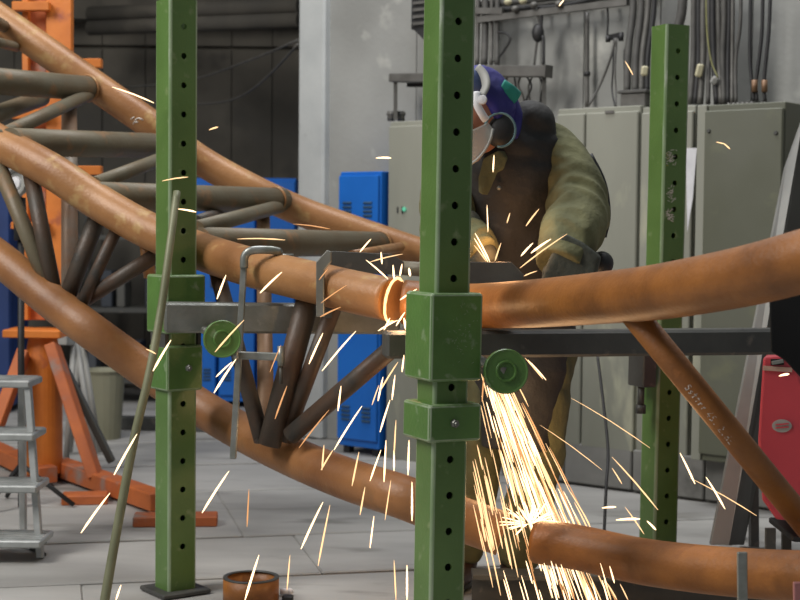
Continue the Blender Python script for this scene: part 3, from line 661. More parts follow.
c3, g3 = cabinet(704, 784, 103, 466, .10, WN, 'grey-green electrical cabinet right of the right green post', cab_g, ())
m = MB(); wbox(m, wp(694, 250, .1)[0], wp(703.5, 250, .1)[0], .02, .095, g3[2], g3[3], .003); m.build('side_flange', cab, c3)
for (px, py) in ((709, 131), (776, 133)):
    m = MB(); m.lathe(W(px, py, .1), N, [(0, .008), (.007, .008), (.009, .004), (.009, 0)], 12); m.build('screw_head', steel_dark, c3)
m = MB(); p = W(610, 112, 0); m.box(p + N * .004, (.045, .006, .012), Matrix((U, N, Z)).transposed()); m.build('type_plate', conduit_m, c1)
# white strip added for the bright gap next to the right post
m = MB(); a = [W(686, 148, .03), W(697, 148, .03), W(693, 198, .03), W(687.5, 232, .03)]; m.prism(a, N * .002); tag(m.build('bright_gap_strip', white), 'tall white tapering strip for the bright gap right of the right green post', 'bright gap')
# left pale cabinet beside the centre post
c4, g4 = cabinet(388, 455, 120, 478, -.05, WN, 'pale cabinet with small green label, left of the centre post', cab, ())
m = MB(); p = W(403, 210, -.05); m.box(p + N * .003, (.010, .006, .035), Matrix((U, N, Z)).transposed()); m.build('switch', blackp, c4)
m = MB(); p = W(398, 210, -.05); m.box(p + N * .003, (.006, .006, .03), Matrix((U, N, Z)).transposed()); m.build('switch', blackp, c4)
m = MB(); p = W(404, 209, -.04); m.lathe(p, N, [(0, .006), (.009, .005), (.012, 0)], 12); m.build('green_label', label_glow, c4)  # small green label, given a faint glow of its own
for px in (391, 401):
    m = MB(); p = W(px, 121, -.2); m.cyl(p, p + Z * .05, .02, 14); m.cyl(p + Z * .03, p + Z * .04, .025, 14); m.build('cable_gland', conduit_m, c4)
# steel channel frames on brackets above
def wtube(P, r, mm, label, name='cable', cat='cable', group=None, k=6, n=8):
    pts = spline([W(*p) for p in P], k) if len(P) > 2 else [W(*p) for p in P]
    m = MB(); m.sweep(pts, r, n); return tag(m.build(name, mm), label, cat, group)
CF = thing('wall_channel', W(500, 72, -.15), 'grey steel channel rail on legs behind the worker head', 'rail')
m = MB(); m.bar(W(455, 71, -.15), W(549, 71.5, -.15), .06, .055, Z, .004); m.build('channel', conduit_m, CF)
m = MB(); m.bar(W(544, 76, -.17), W(544, 112, -.17), .02, .02, Vector((0, 1, 0))); m.build('leg', conduit_m, CF)
m = MB(); m.bar(W(548, 71.5, -.15), W(549, 71.5, -.15), .066, .06, Z); m.build('end_cap', conduit_m, CF)
CF2 = thing('wall_channel', W(405, 78, -.15), 'short grey channel frame with one leg left of the centre post', 'rail')
m = MB(); m.bar(W(392, 78, -.15), W(428, 78, -.15), .06, .045, Z, .004); m.build('channel', conduit_m, CF2)
m = MB(); m.bar(W(395.5, 82, -.15), W(395.5, 120, -.15), .02, .018, Vector((0, 1, 0))); m.build('leg', conduit_m, CF2)
m = MB(); m.bar(W(408, 85, -.2), W(425, 85, -.2), .02, .02, Z); m.build('tray', blackp, CF2)
# grille fan box at the very top left of the centre post
GB = thing('grille_box', W(420, 20, -.2), 'dark louvred box high on the wall, left of the centre post', 'box', rz=WRZ)
m = MB(); u0, _ = wp(411, 10, -.2); u1, z0 = wp(440, 27, -.2); wbox(m, u0, u1, WN, -.2, z0, z0 + .4, .004); m.build('housing', blackp, GB)
for k in range(9): m = MB(); wbox(m, u0 + .02, u1 - .02, -.2, -.188, z0 + .02 + k * .035, z0 + .035 + k * .035); m.build('louvre', conduit_m, GB)
m = MB(); m.prism([W(411, 27, -.2), W(440, 27, -.2), W(440, 62, -.2), W(424, 40, -.2)], -N * .1); m.build('lower_cowl', cable_d, GB)
# overhead cable tray
TY = thing('cable_tray', W(600, 5, -.2), 'overhead cable tray with hanging ends along the top of the right wall', 'tray')
m = MB(); m.bar(W(478, 20, -.2), W(628, 2, -.2), .03, .03, Z); m.build('side_rail', conduit_m, TY)
m = MB(); m.bar(W(470, 10, -.34), W(660, -12, -.34), .03, .03, Z); m.build('side_rail', conduit_m, TY)
for k in range(9):
    m = MB(); a = W(482 + k * 17, 19.5 - k * 2.1, -.2); m.bar(a, a - N * .13 + Z * .01, .02, .012, Z); m.build('tray_rung', conduit_m, TY)
for i, (x_, y_) in enumerate(((508, 2), (523, 1), (534, 5), (559, 4), (515, 9))):
    m = MB(); m.ball(W(x_, y_, -.17), (.02, .02, .016)); tag(m.build('insulator_knob', ivory if i < 2 else conduit_m), ['pale round knob on the cable tray, leftmost', 'pale round knob on the cable tray, second from left', 'dull knob in the middle of the cable tray', 'dull knob furthest right on the cable tray', 'dull knob hanging lowest on the cable tray'][i], 'knob', 'knobs on the overhead tray')
wtube([(478, 12, -.22), (520, 8, -.22), (560, 6, -.22), (620, -8, -.22)], .012, cable_d, 'thick black cable lying along the overhead tray')
wtube([(478, 5, -.25), (520, 1, -.25), (580, -6, -.25)], .018, cable_m, 'thick grey cable along the overhead tray')
# thick vertical pipes just right of the centre post
for i, (x_, r_) in enumerate(((478, .012), (485, .018), (492, .010), (498, .013))):
    wtube([(x_, -30, -.22), (x_ + R.uniform(-1, 1), 20, -.22), (x_ - 1, 66, -.2)], r_, [conduit_m, cable_m, conduit_m, cable_m][i], ['dark riser pipe hugging the centre post edge', 'thickest riser pipe right of the centre post', 'thin riser pipe between two thicker ones', 'rightmost riser pipe of four by the centre post'][i], 'riser_pipe', 'pipe')
m = MB(); m.bar(W(474, 11, -.19), W(503, 11, -.19), .02, .03, Z); tag(m.build('pipe_strap', conduit_m), 'steel strap across the riser pipes by the centre post', 'strap')
wtube([(494, 62, -.2), (503, 52, -.2), (510, 40, -.2), (507, 34, -.2), (498, 32, -.2)], .006, cable_d, 'black cable loop bulging right of the riser pipes')
wtube([(536, 8, -.2), (540, 30, -.2), (537, 42, -.2), (534, 66, -.2)], .006, cable_m, 'thin cable dropping from the tray above the worker')
wtube([(542, 8, -.2), (541, 36, -.2), (543.5, 38, -.2), (543.5, 66, -.2)], .008, cable_d, 'black cable dropping beside the channel end')
m = MB(); m.ball(W(538, 33, -.2), (.03, .03, .045)); tag(m.build('cable_junction', cable_d), 'small dark cable junction below the tray', 'junction')
# tangle under the channel
names6 = ['first', 'second', 'third', 'fourth', 'fifth', 'sixth']
for i in range(6):
    x_ = 508 + i * 6.2
    wtube([(x_, 76, -.2), (x_ + R.uniform(-5, 5), 86, -.18), (x_ + R.uniform(-4, 6), 98, -.2), (x_ + R.uniform(-5, 5), 112, -.22)], .005, cable_d if i % 2 else cable_m, '%s loose cable from the left in the tangle below the steel channel' % names6[i], group='tangled cables under the channel')
# vertical conduit at x=587
wtube([(587, 12, -.3), (587, 66, -.3), (587, 107, -.3)], .011, conduit_m, 'straight vertical conduit above the pale double-door cabinet', 'conduit', 'conduit')
m = MB(); m.cyl(W(587, 72, -.3), W(587, 76, -.3), .016, 12); tag(m.build('conduit_coupling', cable_d), 'coupling sleeve on the straight vertical conduit', 'coupling')
# fork bracket and its wires
FB = thing('fork_bracket', W(614, 37, -.2), 'small fork bracket on the wall left of the thick risers', 'bracket')
m = MB(); m.bar(W(608, 38, -.25), W(622, 35, -.2), .02, .025, Z); m.cyl(W(608, 36, -.2), W(608, 42, -.2), .012, 10); m.cyl(W(621, 33, -.2), W(621, 41, -.2), .012, 10); m.build('fork', cable_d, FB)
wtube([(607, 3, -.22), (608, 20, -.22), (607, 38, -.22)], .005, cable_d, 'thin wire from the tray to the fork bracket')
wtube([(616, 38, -.2), (610, 60, -.2), (600, 85, -.2), (589, 105, -.15)], .006, cable_m, 'cable slanting from the fork bracket to the cabinet top')
wtube([(614, 38, -.2), (613, 70, -.2), (612, 90, -.2), (615, 106, -.15)], .004, cable_d, 'thin left wire hanging from the fork bracket')
wtube([(617, 38, -.2), (615, 70, -.2), (616, 90, -.2), (616, 106, -.15)], .004, cable_m, 'thin right wire hanging from the fork bracket')
# thick cable bundle into the gland box
GX = thing('gland_box', W(631, 104, -.12), 'dark gland box on the cabinet left of the right green post', 'box')
m = MB(); u0, z0 = wp(617, 106, -.05); u1, _ = wp(646, 106, -.05); wbox(m, u0 + .01, u1 - .01, -.3, -.06, g1[3] + .0, g1[3] + .06, .004); m.build('box_body', conduit_m, GX)
m = MB(); wbox(m, u0, u1, -.31, -.05, g1[3] + .06, g1[3] + .075, .003); m.build('lid', cable_m, GX)
for i, (x0, x1, r_, mm) in enumerate(((633, 627, .017, cable_m), (641, 635, .017, cable_m), (648, 641.5, .014, conduit_m), (654, 647, .012, cable_d), (625, 630, .012, cable_m))):
    if i == 4: wtube([(627, 45, -.18), (624.5, 55, -.18), (625, 88, -.18)], .005, cable_d, 'thin bent wire left of the thick riser bundle'); continue
    wtube([(x0, -30, -.2), (x0, 10, -.2), (x1 + 1, 55, -.18), (x1, 93, -.17)], r_, mm, ['leftmost thick riser cable entering the gland box', 'second thick riser cable entering the gland box', 'third riser cable entering the gland box', 'dark riser cable nearest the right green post'][i], 'riser_cable', n=12)
wtube([(684, -30, -.2), (682, 10, -.2), (678, 30, -.2), (675, 60, -.2), (672, 104, -.2)], .022, cable_m, 'very thick cable rising behind the top of the right green post', 'riser_cable', n=12)
cabs = [(694, 690, .013), (699, 695, .012), (704, 700, .014), (709, 708, .010), (713, 717, .014), (718, 721, .012), (724, 724, .013), (729, 728, .010), (733, 732, .009), (740, 736, .008)]
names = ['first', 'second', 'third', 'fourth', 'fifth', 'sixth', 'seventh', 'eighth', 'ninth', 'tenth']
for i, (x0, x1, r_) in enumerate(cabs):
    wtube([(x0, -30, -.12), (x0 + R.uniform(-1, 1), 20, -.12), ((x0 + x1) / 2 + R.uniform(-2.5, 2.5), 60, -.12), (x1, 104, -.1)], r_, [cable_m, cable_d, conduit_m][i % 3], names[i] + ' riser cable from the right green post, entering the grey-green cabinet', 'riser_cable', n=10, group='riser cables over the grey-green cabinet')
for i, (P, l) in enumerate((([(751, -20), (750, 30), (750, 60), (752, 84), (754, 101)], 'leftmost'), ([(763, -20), (762, 30), (759, 60), (756, 84), (757, 101)], 'middle'), ([(771, -20), (769, 30), (766, 60), (764, 84), (765, 101)], 'rightmost'))):
    wtube([(x, y, -.06) for x, y in P], .008, cable_d, l + ' of the three black cables above the cabinet right end', group='three black cables at right')
for x_, l in ((754.5, 'left copper sleeve above the grey-green cabinet'), (764.5, 'right copper sleeve above the grey-green cabinet')):
    m = MB(); m.cyl(W(x_, 80, -.05), W(x_, 92, -.05), .013, 12); tag(m.build('cable_sleeve', copper), l, 'sleeve')
wtube([(706, -10, -.05), (707, 30, -.05), (711, 60, -.05), (718, 78, -.05)], .004, mat('olive_wire', '8B8A5C', '7A7950', .6), 'thin olive wire swinging across the riser cables')
m = MB(); m.bar(W(698, 77, -.08), W(701, 64, -.08), .03, .03, Vector((0, 1, 0)), .006); tag(m.build('cable_tag', ivory), 'ivory cable tag tied to the riser cables', 'tag')
m = MB(); m.bar(W(712, 84, -.08), W(717, 77, -.08), .03, .02, Vector((0, 1, 0)), .006); tag(m.build('cable_tag', gb), 'grey cable tag hanging lower among the riser cables', 'tag')
m = MB(); m.bar(W(644, 76, -.1), W(645, 66, -.1), .03, .03, Vector((0, 1, 0)), .006); tag(m.build('cable_tag', ivory), 'pale cable tag at the left side of the right green post', 'tag')
for i in range(9):
    x_ = 729 + i * 4.6; m = MB(); p = W(x_, 103, 0); m.cyl(WP(wp(x_, 103, -.08)[0], -.08, g3[3]), WP(wp(x_, 103, -.08)[0], -.08, g3[3] + .02), .009, 8); tag(m.build('cable_gland', conduit_m), names[i] + ' cable gland from the left in the row on the grey-green cabinet', 'gland', 'glands on the grey-green cabinet')
# black cable hanging in front of the lower cabinet
cabl([(597, 352, 5.9), (603, 400, 5.8), (608, 450, 5.7), (606, 490, 5.6), (603, 560, 5.5)], .006, cable_d, 'black cable hanging before the pale cabinet down to the floor')

# ------------------------------------------------------------ leaning board, red machine
LB = thing('leaning_channel', floor_at(720, 5.2), 'grey steel channel leaning at a slant beside the red machine', 'channel')
m = MB(); th = Vector((0, .03, 0))
m.prism([at(711, 545, 5.1), at(729, 545, 5.1), at(803, 120, 5.5), at(786, 168, 5.48)], th); m.build('light_flange', gb, LB)
m = MB(); m.prism([at(729, 545, 5.13), at(744, 545, 5.4), at(838, 100, 5.75), at(803, 118, 5.53)], th); m.build('dark_web', gbd, LB)
MD = 4.6
RM = thing('red_machine', floor_at(790, MD + .2), 'red enamelled welding machine on a trolley at the right edge', 'machine')
P = [(763, 357), (793, 355), (806, 395), (830, 430), (830, 525), (800, 522), (776, 520), (762, 500), (758, 440)]
m = MB(); m.prism([at(x, y, MD) for x, y in P], (.17, .5, 0)); bevel(m.build('housing', redm, RM), .008)
m = MB(); m.prism([at(x, y, MD - .004) for x, y in ((771, 359), (784, 359), (784, 365), (771, 365))], (0, .004, 0)); m.build('grip_recess', black, RM)
m = MB(); m.bar(at(772, 363, MD - .01), at(783, 361, MD - .01), .012, .010, Z); m.build('grip_bar', clampm, RM)
m = MB(); m.bar(at(763, 368, MD - .004), at(792, 370, MD - .004), .004, .014, Z); m.build('top_band', bandm, RM)
m = MB(); c = at(782, 426, MD - .004); Mo = Matrix(((1, 0, 0), (0, 0, -1), (0, 1, 0)))
q = [c + Vector((cos(2 * pi * k / 24) * .030 , 0, sin(2 * pi * k / 24) * .020)) for k in range(24)]; m.prism(q, (0, .004, 0)); m.build('oval_badge', gb, RM)
m = MB(); m.bar(c + Vector((-.02, -.002, .004)), c + Vector((.02, -.002, .008)), .003, .004, Z); m.bar(c + Vector((-.02, -.002, -.006)), c + Vector((.02, -.002, -.002)), .003, .004, Z); m.build('badge_lettering', redm, RM)
m = MB(); m.bar(at(780, 529, MD + .2), at(850, 533, MD + .2), .3, .02, Z, .004); m.build('trolley_deck', blackp, RM)
for (px, D) in ((774, MD + .05), (825, MD + .05), (790, MD + .4)):
    f = floor_at(px, D) + Z * .055; m = MB(); m.lathe(f - Vector((.02, 0, 0)), (1, 0.3, 0), [(0, 0), (.04, 0), (.055, .008), (.055, .032), (.04, .04), (0, .04)], 24); wl = m.build('wheel', blackp, RM)
    m = MB(); m.lathe(f - Vector((.022, 0.001, 0)), (1, .3, 0), [(0, -.002), (.026, -.002), (.026, .046), (0, .046)], 16); m.build('hub', steel, wl)
    m = MB(); m.bar(f, Vector((f.x, f.y + .01, at(px, 530, D).z)), .03, .02, Vector((0, 1, 0))); m.build('fork', steel_dark, RM)
for a, b_, D in (((746, 490), (732, 548), 5.0), ((756, 488), (748, 548), 5.15)):
    pass
ST = thing('stand_frame', floor_at(748, 5.6), 'dark folding stand with slanting legs left of the red machine', 'stand')
for a, b_ in (((752, 440), (728, 5.45)), ((753, 440), (757, 5.5)), ((757, 440), (742, 5.75))):
    m = MB(); m.bar(at(a[0], a[1], 5.6), floor_at(b_[0], b_[1]) + Z * .012, .03, .04, Vector((0, 1, 0))); m.build('leg', steel_dark, ST)
m = MB(); m.bar(at(748, 441, 5.6), at(762, 441, 5.6), .1, .04, Z); m.build('top_rail', steel_dark, ST)
m = MB(); m.bar(floor_at(722, 5.35) + Z * .03, floor_at(775, 5.3) + Z * .03, .08, .04, Z, .004); tag(m.build('floor_bar', gb), 'pale grey bar on the floor in front of the dark folding stand', 'bar')

# ------------------------------------------------------------ the worker
def remesh(o, vox, smooth=3, wr=None):
    m = o.modifiers.new('remesh', 'REMESH'); m.mode = 'VOXEL'; m.voxel_size = vox; m.use_smooth_shade = True
    if smooth: s_ = o.modifiers.new('smooth', 'SMOOTH'); s_.iterations = smooth; s_.factor = .6
    if wr:
        t = bpy.data.textures.new(o.name + '_folds', 'CLOUDS'); t.noise_scale = wr[1]; t.noise_depth = 1
        d = o.modifiers.new('folds', 'DISPLACE'); d.texture = t; d.strength = wr[0]; d.mid_level = .5; d.texture_coords = 'LOCAL'
    return o
PD = 4.8
PR = thing('person', floor_at(508, PD), 'worker bent over the cut tube in violet hood, charcoal vest and olive jacket, grinding', 'person')
HC = at(477, 115, 4.5)
fwd = Vector((-.62, -.6, -.50)).normalized(); rgt = fwd.cross(Z).normalized(); upv = rgt.cross(fwd); HM = Matrix((rgt, fwd, upv)).transposed()
NK = at(512, 132, 4.62)
HipL, HipR = at(545, 338, 4.82), at(497, 338, 4.90)
KnL, KnR = at(543, 432, 4.74), at(484, 435, 4.84)
AnL = floor_at(519, 4.88) + Z * .1; AnR = floor_at(463, 4.95) + Z * .1
ShL, ShR = at(556, 148, 4.66), at(460, 150, 4.74)
ElL, ElR = at(586, 222, 4.56), at(450, 232, 4.58)
WrL, WrR = at(556, 283, 4.42), at(484, 262, 4.46)
GR = at(508, 302, 4.42)
body = MB()
body.sweep(spline([(HipL + HipR) / 2, at(520, 270, 4.8), at(515, 200, 4.72), at(512, 150, 4.67), NK], 4), [(.155, .11)] * 5 + [(.15, .105)] * 4 + [(.165, .11)] * 4 + [(.13, .09)] * 3 + [(.06, .06)], 20, up=Vector((0, 1, 0)))
body.sweep([NK, NK.lerp(HC, .5), HC], [.058, .055, .06], 14)
for S, E, Wr in ((ShL, ElL, WrL), (ShR, ElR, WrR)):
    body.sweep(spline([at(512, 150, 4.67).lerp(S, .5), S, E, Wr], 4), [.06] * 4 + [.055] * 4 + [.043] * 3 + [.034, .03], 14)
for H_, K, A_ in ((HipL, KnL, AnL), (HipR, KnR, AnR)):
    body.sweep(spline([H_, K, A_], 5), [.085, .083, .08, .07, .062, .058, .058, .055, .05, .043, .038], 14)
def headwarp(q):
    x, y, z = q; 
    if y > .0: z2 = z; y *= 1 - .12 * abs(x)
    if z < -.2 : x *= .86; y += .08
    return Vector((x, y, z))
body.ball(HC, (.078, .098, .118), HM, 24, 16, headwarp)
HL = lambda x, y, z: HC + HM @ Vector((x, y, z))
body.sweep([HL(0, .088, .025), HL(0, .108, -.005), HL(0, .118, -.02), HL(0, .1, -.03)], [.009, .012, .016, .011], 10)   # nose
body.ball(HL(0, .085, -.062), (.026, .012, .008), HM); body.ball(HL(0, .085, -.076), (.022, .012, .008), HM)               # lips
body.ball(HL(0, .075, -.1), (.028, .02, .02), HM)
for s_ in (-1, 1): body.ball(HL(s_ * .079, -.005, -.005), (.012, .022, .034), HM, 12, 8)
bo = body.build('body', skinm, PR); remesh(bo, .007, 2)
for s_ in (-1, 1):
    m = MB(); m.ball(HL(s_ * .031, .082, .012), .0125, None, 14, 10); e = m.build('eye', white, PR)
    m = MB(); m.ball(HL(s_ * .031, .0915, .012), .0055, None, 10, 8); m.build('iris', blackp, e)
def sleeve(mb, P, rads, amp, seed):
    pts = spline(P, 12); m_ = len(pts); rr = [rads[min(len(rads) - 1, int(i / (m_ - 1) * (len(rads) - 1)))] * (1 - (i / (m_ - 1) * (len(rads) - 1)) % 1) + rads[min(len(rads) - 1, int(i / (m_ - 1) * (len(rads) - 1)) + 1)] * ((i / (m_ - 1) * (len(rads) - 1)) % 1) for i in range(m_)]
    b0 = len(mb.v); n = 48; mb.sweep(pts, rr, n)
    for i in range(m_):
        for k in range(n):
            v = mb.v[b0 + i * n + k]; d = v - pts[i]; a = 2 * pi * k / n; t = i / (m_ - 1)
            f = noise.noise(Vector((t * 11 + .9 * sin(a + seed), cos(a) * .7 + seed, sin(a) * .7))); f = 1 - 2.2 * abs(f)
            g = noise.noise(Vector((t * 4, cos(a) * 1.2, sin(a) * 1.2 + seed * 3)))
            mb.v[b0 + i * n + k] = pts[i] + d * (1 + amp * (.35 + 1.1 * min(1, t * 1.6)) * f + .10 * g)
# jacket: torso and sleeves in one cloth
jk = MB()
jk.sweep(spline([(HipL + HipR) / 2, at(520, 262, 4.8), at(516, 195, 4.73), at(514, 152, 4.68), at(512, 136, 4.64)], 4), [(.175, .13)] * 5 + [(.168, .125)] * 4 + [(.18, .128)] * 4 + [(.15, .105)] * 3 + [(.085, .08)], 24, up=Vector((0, 1, 0)))
sleeve(jk, [at(528, 142, 4.68), at(553, 150, 4.66), at(572, 184, 4.60), at(577, 214, 4.54), at(570, 240, 4.46), at(559, 266, 4.40)], [.066, .074, .086, .089, .084, .066], .10, 1.3)
sleeve(jk, [at(500, 148, 4.7), ShR, at(449, 195, 4.66), ElR, at(470, 243, 4.5), at(484, 256, 4.46)], [.07, .078, .08, .078, .07, .055], .10, 4.1)
jo = jk.build('jacket', olive, PR); remesh(jo, .006, 1)
# collar flap
m = MB(); m.prism([at(478, 178, 4.49), at(483, 158, 4.5), at(498, 150, 4.52), at(506, 158, 4.53), at(503, 168, 4.53), at(492, 172, 4.51), at(482, 195, 4.49), at(478, 192, 4.49)], (0.02, .02, 0)); bevel(m.build('collar', olive, PR), .004)
# leather vest and apron
vt = MB()
vt.sweep(spline([at(520, 448, 4.74), at(521, 390, 4.74), at(521, 335, 4.78), at(518, 262, 4.76), at(514, 195, 4.69), at(516, 152, 4.66), at(526, 128, 4.64), at(530, 116, 4.62)], 4),
         [(.125, .10)] * 2 + [(.13, .11)] * 3 + [(.15, .125)] * 3 + [(.175, .14)] * 4 + [(.178, .14)] * 4 + [(.172, .142)] * 4 + [(.145, .13)] * 3 + [(.125, .115)] * 3 + [(.09, .09)] * 3, 28, up=Vector((0, 1, 0)))
vt.ball(at(533, 121, 4.63), (.078, .09, .062), Matrix.Rotation(radians(30), 3, 'Y'), 20, 12)
vt.ball(at(505, 130, 4.62), (.10, .09, .07), None, 20, 12)
vt.sweep(spline([at(590, 150, 4.8), at(594, 190, 4.78), at(592, 235, 4.76)], 5)[:3], [.02, .02, .02], 8) if False else None
vo = vt.build('leather_vest', vestm, PR); remesh(vo, .011, 4, (.022, .11))
m = MB(); q = spline([at(585, 158, 4.7), at(598, 185, 4.68), at(602, 215, 4.68), at(598, 236, 4.68)], 5); m.sweep(q, [(.010, .03)] * len(q), 10); m.build('back_strap', blackp, PR)
m = MB(); m.ball(at(601, 264, 4.58), (.038, .05, .040), Matrix.Rotation(radians(35), 3, 'Y'), 16, 10); m.build('belt_pouch', blackp, PR)
for (px, py) in ((483, 184), (499, 188)): m = MB(); m.ball(at(px, py, 4.52), .007, None, 10, 8); m.build('vest_snap', steel, PR)
# trousers
tr_ = MB()
tr_.sweep(spline([at(522, 318, 4.83), at(522, 350, 4.85)], 3), [(.17, .125)] * 4, 20, up=Vector((0, 1, 0)))
for H_, K, A_ in ((HipL, KnL, AnL), (HipR, KnR, AnR)):
    tr_.sweep(spline([H_, K, A_ + Z * .0], 6), [.098, .098, .096, .09, .083, .078, .077, .078, .076, .074, .072, .07, .07], 18)
to = tr_.build('trousers', olive_t, PR); remesh(to, .011, 3, (.028, .09))
for A_ in (AnL, AnR):
    m = MB(); d = Vector((-.35, -1, 0)).normalized()
    m.sweep([A_ + Z * .03 , A_ - Z * .03, A_ - Z * .055 + d * .03, A_ - Z * .062 + d * .12, A_ - Z * .068 + d * .185], [.06, .055, .05, .044, .028], 16); bt = m.build('boot', bootm, PR); remesh(bt, .008, 2)
    m = MB(); m.sweep([A_ - d * .05 - Z * .09, A_ + d * .08 - Z * .09, A_ + d * .20 - Z * .09], [(.048, .012), (.052, .012), (.03, .012)], 16); m.build('boot_sole', blackp, bt)
# gloves: cuff, palm, four fingers and a thumb closing on the grinder
def glove(Wr, El, G, side, parent):
    d = (G - Wr).normalized(); ar = (Wr - El).normalized(); a0 = Wr - ar * .15
    m = MB(); m.sweep([a0, Wr - ar * .06, Wr, Wr + d * .02], [.072, .062, .05, .038], 20); 
    palm = Wr + d * .06; pr = Z.cross(d).normalized()
    m.sweep([Wr - d * .01, Wr + d * .03, Wr + d * .085], [(.034, .026), (.046, .026), (.044, .022)], 16, up=Z)
    x = d.cross(Z).normalized(); yv = d.cross(x)
    for i, L_ in enumerate((.070, .078, .074, .058)):
        o0 = Wr + d * .08 + x * (-.030 + i * .02); p1 = o0 + d * L_ * .38 + yv * .006 ; p2 = p1 + d * L_ * .15 + yv * L_ * .36; p3 = p2 - d * L_ * .25 + yv * L_ * .22
        m.sweep([o0 - d * .02, o0, p1, p2, p3], [.010, .0105, .010, .0095, .008], 10)
    o0 = Wr + d * .03 - x * .038 * 1; m.sweep([o0, o0 - x * .022 + d * .02 + yv * .012, o0 - x * .018 + d * .045 + yv * .035, o0 + d * .058 + yv * .048], [.014, .0135, .012, .0095], 10)
    g = m.build('glove', glovem, parent); remesh(g, .0045, 2); return g
glove(WrL, at(580, 232, 4.53), at(512, 296, 4.40), 1, PR)
glove(WrR, at(470, 243, 4.5), at(500, 290, 4.42), -1, PR)
m = MB(); m.prism([at(x, y, 4.36) for x, y in ((538, 290), (546, 265), (556, 243), (564, 233), (583, 242), (601, 257), (596, 275), (584, 292))], (0.02, .13, 0)); cf = m.build('gauntlet_cuff', glovem, PR); remesh(cf, .007, 6)
# hood
hd = MB()
def hoodwarp(q):
    x, y, z = q
    if y > .25: y = .25 + (y - .25) * .15
    return Vector((x, y, z))
hd.ball(HL(0, -.018, .016), (.100, .122, .128), HM, 32, 20, hoodwarp)
ho = hd.build('hood', hoodm, PR); remesh(ho, .007, 2, (.012, .05))
# neck drape of the hood
m = MB(); q = spline([at(492, 86, 4.50), at(505, 100, 4.54), at(511, 118, 4.55), at(508, 138, 4.53)], 5); m.sweep(q, [(.038, .028)] * 6 + [(.042, .036)] * 5 + [(.036, .03)] * 5, 16); dr = m.build('hood_drape', hoodm, PR); remesh(dr, .009, 3, (.01, .05))
m = MB(); q = spline([at(501, 86, 4.45), at(509, 91, 4.455), at(517, 98, 4.48)], 5); m.sweep(q, [(.008, .022)] * len(q), 12); m.build('teal_patch', teal, PR)
# dark opening with piping on the visible side
m = MB(); m.ball(at(500, 130, 4.455), (.046, .03, .052), Matrix.Rotation(radians(12), 3, 'Y'), 20, 12); m.build('ear_padding', blackp, PR)
ringp = [at(500 + 15.5 * cos(t) , 130 + 17 * sin(t), 4.425) for t in [radians(-170 + k * 15) for k in range(19)]]
m = MB(); m.sweep(ringp, .0035, 8); m.build('hood_piping', mat('grey_teal_piping', '6E8E94', '5E7E84', .6), PR)
# brow band, white strap with knob, visor
q = spline([at(477, 68, 4.40), at(484, 76, 4.385), at(486, 86, 4.37), at(482, 95, 4.365)], 5); m = MB(); m.sweep(q, [(.007, .016)] * len(q), 10); m.build('brow_band', gb, PR)
m = MB(); m.ball(at(472, 84, 4.42), (.04, .04, .05), HM, 20, 12); m.build('crown_patch', hood_b, PR)
q = spline([at(477, 92, 4.365), at(477, 104, 4.36), at(482, 114, 4.365), at(486, 120, 4.375)], 5); m = MB(); m.sweep(q, [(.008, .012)] * len(q), 10); stp = m.build('white_strap', white, PR)
m = MB(); m.lathe(at(483, 100, 4.355), (-.2, -1, .0), [(0, .022), (.012, .02), (.014, .01), (.010, -.005), (0, -.006)], 16); m.build('strap_knob', white, stp)
m = MB(); pts = []
nu, nv = 18, 10; vs = []; fs = []
for i in range(nu + 1):
    a = radians(-75 + 150 * i / nu)
    for j in range(nv + 1):
        t = j / nv; vs.append(HL(sin(a) * (.092 + .016 * t), .03 + cos(a) * (.100 + .016 * t), .0 - .102 * t * max(.05, cos(a * 1.15)) ** .6))
fs = [(i * (nv + 1) + j, (i + 1) * (nv + 1) + j, (i + 1) * (nv + 1) + j + 1, i * (nv + 1) + j + 1) for i in range(nu) for j in range(nv)]
m.add(vs, fs, True); vi = m.build('visor', vis, PR); sm = vi.modifiers.new('solid', 'SOLIDIFY'); sm.thickness = .002
rim = [vs[i * (nv + 1) + nv] for i in range(nu + 1)]; m = MB(); m.sweep(rim, .004, 8); m.build('visor_rim', gb, vi)
# the grinder, held behind the tube
GRt = thing('angle_grinder', GR, 'angle grinder in the worker gloves behind the tube, by the centre post', 'power tool')
g0, g1_ = at(528, 300, 4.40), at(470, 303, 4.41)
m = MB(); m.sweep([g0, g0.lerp(g1_, .55), g0.lerp(g1_, .7), g1_], [.026, .029, .033, .028], 18); m.build('motor_body', toolm, GRt)
m = MB(); m.ball(g1_ - Vector((.02, 0, 0)), (.035, .032, .03), None, 16, 10); m.cyl(g1_ - Vector((.02, 0, 0)), g1_ + Vector((-.02, -.055, 0)), .02, 14); m.build('gear_head', steel, GRt)
m = MB(); m.cyl(g1_ + Vector((-.02, -.055, 0)), g1_ + Vector((-.02, -.058, 0)), .058, 28); m.build('disc', steel_dark, GRt)

